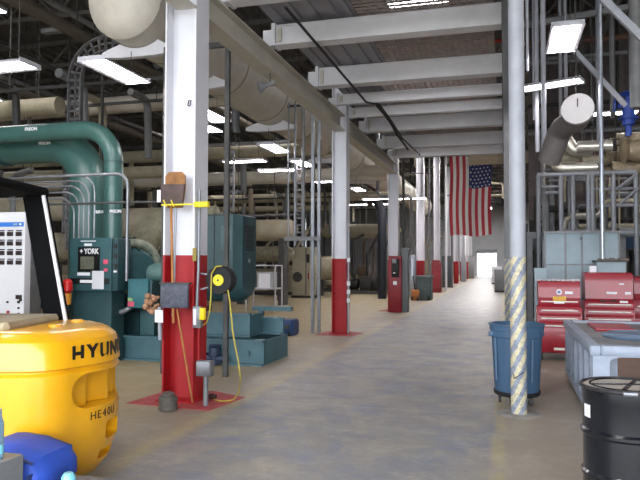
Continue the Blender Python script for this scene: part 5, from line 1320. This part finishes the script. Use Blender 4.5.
for x in (a+.1, b-.1): MB().lathe([(0, .1), (1, .1)], (x-.03, Y-.03, .1), (x+.03, Y-.03, .1), 12).build('wheel', blackr, t)
t, a, b, Y, z = pxcab(431.5, 441, 263, 293.6, 'tool_cabinet', 'tall red tool cabinet at the foot of the fifth column', 'cabinet', mat('deep_red', hx('8c1f2a')), .6, Yf=36.9)
for k in range(6): MB().box(a+.06, b-.06, Y-.02, Y, .25+k*.27, .27+.2+k*.27).build('drawer', toolred, t)
t, a, b, Y, z = pxcab(442, 451.5, 256, 288.2, 'tall_locker', 'wide dark grey locker beyond the tall red cabinet', 'locker', mat('dark_locker', hx('555a5e'), .5), .6, Yf=44.6)
t, a, b, Y, z = pxcab(453.5, 458.5, 264, 284.3, 'fire_extinguisher', 'red extinguisher stand at the seventh column', 'extinguisher', red, .3, .15, Yf=52.8)
t, a, b, Y, z = pxcab(461, 466, 258, 281.9, 'tall_locker', 'pale locker far up the left side of the aisle', 'locker', greyw, .8)
t, a, b, Y, z = pxcab(468.5, 474, 256, 278.5, 'door_panel_stack', 'dark grey upright panels near the far doorway', 'panels', steelg, .8)
# wire and rod clutter above the far aisle
for k, (px, t0, b0, Y, r, mm) in enumerate(((403.5, 158, 250, 24.4, .05, dsteel), (429.5, 165, 262, 33, .05, galv), (446, 168, 250, 40, .07, white), (452, 170, 250, 44, .05, steelg))):
    a = atY(px, b0, Y); pipe([(a.x, Y, 0), (a.x, Y, 8.3)], r, mm, ['dark riser pipe right of the third column', 'grey riser pipe right of the fourth column', 'white riser pipe beside the flag', 'grey riser pipe hidden left of the flag'][k], n=10)
# shop cart on bikes etc: racks of dark machinery in the far left bays
def machine(x0, x1, Y, d_, z1, mt_, label, seed):
    random.seed(seed); t = thing('machinery', label, 'machine', ((x0+x1)/2, Y+d_/2, 0))
    MB().box(x0, x1, Y, Y+d_, 0, .18).build('machine_base', dsteel, t)
    n = 3; w_ = (x1-x0)/n
    for k in range(n):
        xa = x0+k*w_+.08; xb = xa+w_-.16; h_ = z1*random.uniform(.55, 1)
        if random.random() < .5: MB().box(xa, xb, Y+.15, Y+d_-.15, .18, h_, .03).build('housing', mt_, t)
        else:
            r = min((xb-xa)/2, d_/2-.15, (h_-.2)/2); MB().lathe([(0, r*.7), (.1, r), (.9, r), (1, r*.7)], (xa, Y+d_/2, .2+r), (xb, Y+d_/2, .2+r), 20).build('motor', mt_, t)
        MB().tube([((xa+xb)/2, Y+d_/2, .6), ((xa+xb)/2, Y+d_/2, z1+random.uniform(.5, 1.6)), ((xa+xb)/2+.6, Y+d_/2, z1+1.7)], .08, 10, .2).build('riser_pipe', mt_, t)
    return t
mc = [cream, steelg, mat('rust_brown', hx('6b5545'), .6, noise=.2), teald, vdark]
ML = [(-15.2, -12.6, 22.5, 1.6, 1.8, 3, 'dark teal pump set deep behind the chiller'), (-12.6, -9.8, 19, 1.8, 1.7, 0, 'cream pump set deep in the left bays'), (-12.6, -9.9, 31.5, 1.6, 1.6, 0, 'cream pump set beyond the white trolley'),
      (-15.5, -12.4, 29, 1.8, 1.9, 2, 'rust-brown machine beyond the cream tank'), (-8.3, -6.0, 34, 1.4, 1.5, 4, 'black machine low right of the second column'), (-7.5, -5.2, 41, 1.5, 1.9, 1, 'grey machine between the second and third column'),
      (-11.9, -9.2, 36, 1.6, 2.2, 0, 'cream pump set behind the tall cream cabinet'), (-17.5, -14, 20, 2, 2.2, 0, 'cream machine far behind the control panel'), (-15, -12, 13.5, 1.6, 2.4, 1, 'grey machine behind the black guard post'),
      (-10.5, -8.3, 47, 1.8, 2.4, 2, 'rust-brown machine far left of the third column'), (-16.5, -13.2, 36, 2, 2.5, 4, 'black machine in the farthest left bays'), (-6.8, -5.0, 52, 1.5, 2.0, 0, 'cream machine beside the far left columns')]
for i, (x0, x1, Y, d_, z1, mi, lb_) in enumerate(ML): machine(x0, x1, Y, d_, z1, mc[mi], lb_, 40+i)
m = MB(); a = atY(352, 237, 44); b = atY(384, 237, 44)
# yellow crane rail and dark hanging hose
hp(352, 388, 235.5, 40, 1.8, yelb, 'yellow horizontal rail between the second and third column', name='guard_rail')
a = atY(382, 250, 30); pipe([(a.x, 30, .0), (a.x, 30, 4.1), (a.x-.4, 30, 4.9)], .2, mat('navy_jacket', hx('141b26'), .6), 'dark navy vertical duct just left of the third column', name='vertical_duct', fil=.4)
# roof-level service pipes, hangers and struts
random.seed(77)
deep = [('thin dark service pipe running along the hall under the roof trusses', dsteel, .05), ('dull brown service pipe running along the hall under the roof trusses', mat('dull_brown_pipe', hx('5e564c'), .6), .13), ('grey service pipe running along the hall under the roof trusses', steelg, .08)]
k = 0
for x, z, ti in ((-7.6, 7.4, 0), (-8.8, 6.6, 1), (-10.2, 7.8, 2), (-11.9, 7.0, 0), (-13.0, 6.4, 1), (-15.4, 7.6, 2), (-17.2, 6.9, 0), (-20, 7.4, 1), (-1.2, 7.9, 2), (-2.6, 7.5, 0), (2.6, 7.9, 2), (4.9, 7.2, 0), (6.4, 6.5, 1)):
    lb_, mm, r = deep[ti]
    t = thing('service_pipe', lb_, 'pipe', (x, 12, z), group=deep[ti][0])
    MB().tube([(x, 6, z), (x, 44 if x < 0 else 20.8, z)], r, 12).build('pipe_run', mm, t)
    y = 8
    while y < (44 if x < 0 else 20): MB().tube([(x, y, z+r), (x, y, ZR)], .014, 5).build('hanger_rod', dsteel, t); y += 3.86
# cross struts with rods in left bays
for k, (y, z) in enumerate(((13.3, 5.9), (16.2, 6.2), (21.8, 5.6), (27.2, 5.0), (28.3, 4.6), (32.1, 5.2), (38, 4.8), (43, 5.2))):
    t = thing('pipe_trapeze', 'dark strut trapeze hung across the left bays from the roof', 'trapeze', (-11, y, z), group='strut trapezes over the left bays')
    MB().box(-17, -6.7, y, y+.06, z, z+.08).build('strut', dsteel, t)
    for x in (-16.6, -14.2, -11.8, -9.4, -7.0): MB().tube([(x, y+.03, z+.08), (x, y+.03, ZR)], .014, 5).build('hanger_rod', dsteel, t)
    for q in range(5):
        x = -15.8+q*2.1+random.uniform(-.5, .5); r = random.uniform(.05, .12)
        MB().tube([(x, y-.5, z+.08+r), (x, y+.4, z+.08+r), (x, y+.5, z-.8-random.random())], r, 10, .3).build('carried_pipe', random.choice([cream, steelg, dsteel, galv]), t)
# tall steel risers in the left bays
random.seed(9)
for k in range(26):
    x = random.uniform(-17, -6); y = random.uniform(15, 46)
    ppx = 320+650*math.tan(R(15.8)+math.atan(x/y))
    if 238 < ppx < 322 and y < 30: x -= 3.5
    if k % 2: z0, z1 = 0, random.uniform(3.5, 6)
    else: z0, z1 = 0, 8.3
    mm = random.choice([dsteel, steelg, cream, galv])
    nm = {'dark_steel': 'dark', 'grey_painted_steel': 'grey', 'cream_insulation': 'cream', 'galvanised_steel': 'galvanised'}[mm.name]
    tag(MB().tube([(x, y, z0), (x, y, z1), (x+(.8 if k % 4 == 1 else 0), y, z1+.01)] if k % 2 else [(x, y, z0), (x, y, z1)], random.uniform(.03, .09), 8, .15 if k % 2 else 0).build('riser_pipe', mm), f'{nm} vertical riser pipe among the machines of the left bays', 'pipe', f'{nm} riser pipes in the left bays')

# service pipes and brackets hung beside the far columns
random.seed(12)
for k in range(26):
    Y = random.uniform(25, 62); x = random.uniform(-6.4, -4.2) if k % 4 else random.uniform(-3.2, -.6); z = random.uniform(4.2, 8.0)
    if min(abs(Y-c) for c in CY) < .5: Y += 1.1
    mm = random.choice([dsteel, galv, steelg, vdark, cream]); r = random.choice([.03, .045, .07])
    nm = {'dark_steel': 'dark', 'grey_painted_steel': 'grey', 'cream_insulation': 'cream', 'galvanised_steel': 'galvanised', 'blackened_steel': 'black'}[mm.name]
    pts = [(x, Y, ZR), (x, Y, z), (x+random.uniform(.4, 1.6), Y, z), ]
    if k % 3 == 0: pts.append((pts[-1][0], Y, z-random.uniform(.5, 2)))
    tag(MB().tube(pts, r, 8, r*3).build('drop_pipe', mm), f'{nm} bent drop pipe hanging above the far aisle', 'pipe', f'{nm} drop pipes above the far aisle')
# ================================================================ LIGHT
w = bpy.data.worlds.new('daylight'); S.world = w; w.use_nodes = True; wn = w.node_tree.nodes; wl = w.node_tree.links
bg = wn['Background']; bg.inputs['Color'].default_value = (.88, .93, 1, 1); bg.inputs['Strength'].default_value = 6.5
def portal(c, rot, sx, sy):
    l = bpy.data.lights.new('opening', 'AREA'); l.shape = 'RECTANGLE'; l.size = sx; l.size_y = sy; l.cycles.is_portal = True
    o = bpy.data.objects.new('opening', l); COL.objects.link(o); o.location = c; o.rotation_euler = rot
portal((-2, YB-.2, 3.2), (R(-90)+PI, 0, 0), 20, 6.4)
portal(((dl+dr)/2, YF+.2, dz/2), (R(-90), 0, 0), dr-dl, dz)
S.view_settings.view_transform = 'Standard'; S.view_settings.look = 'None'; S.view_settings.gamma = 1
S.view_settings.use_curve_mapping = False; S.view_settings.exposure = 0.5
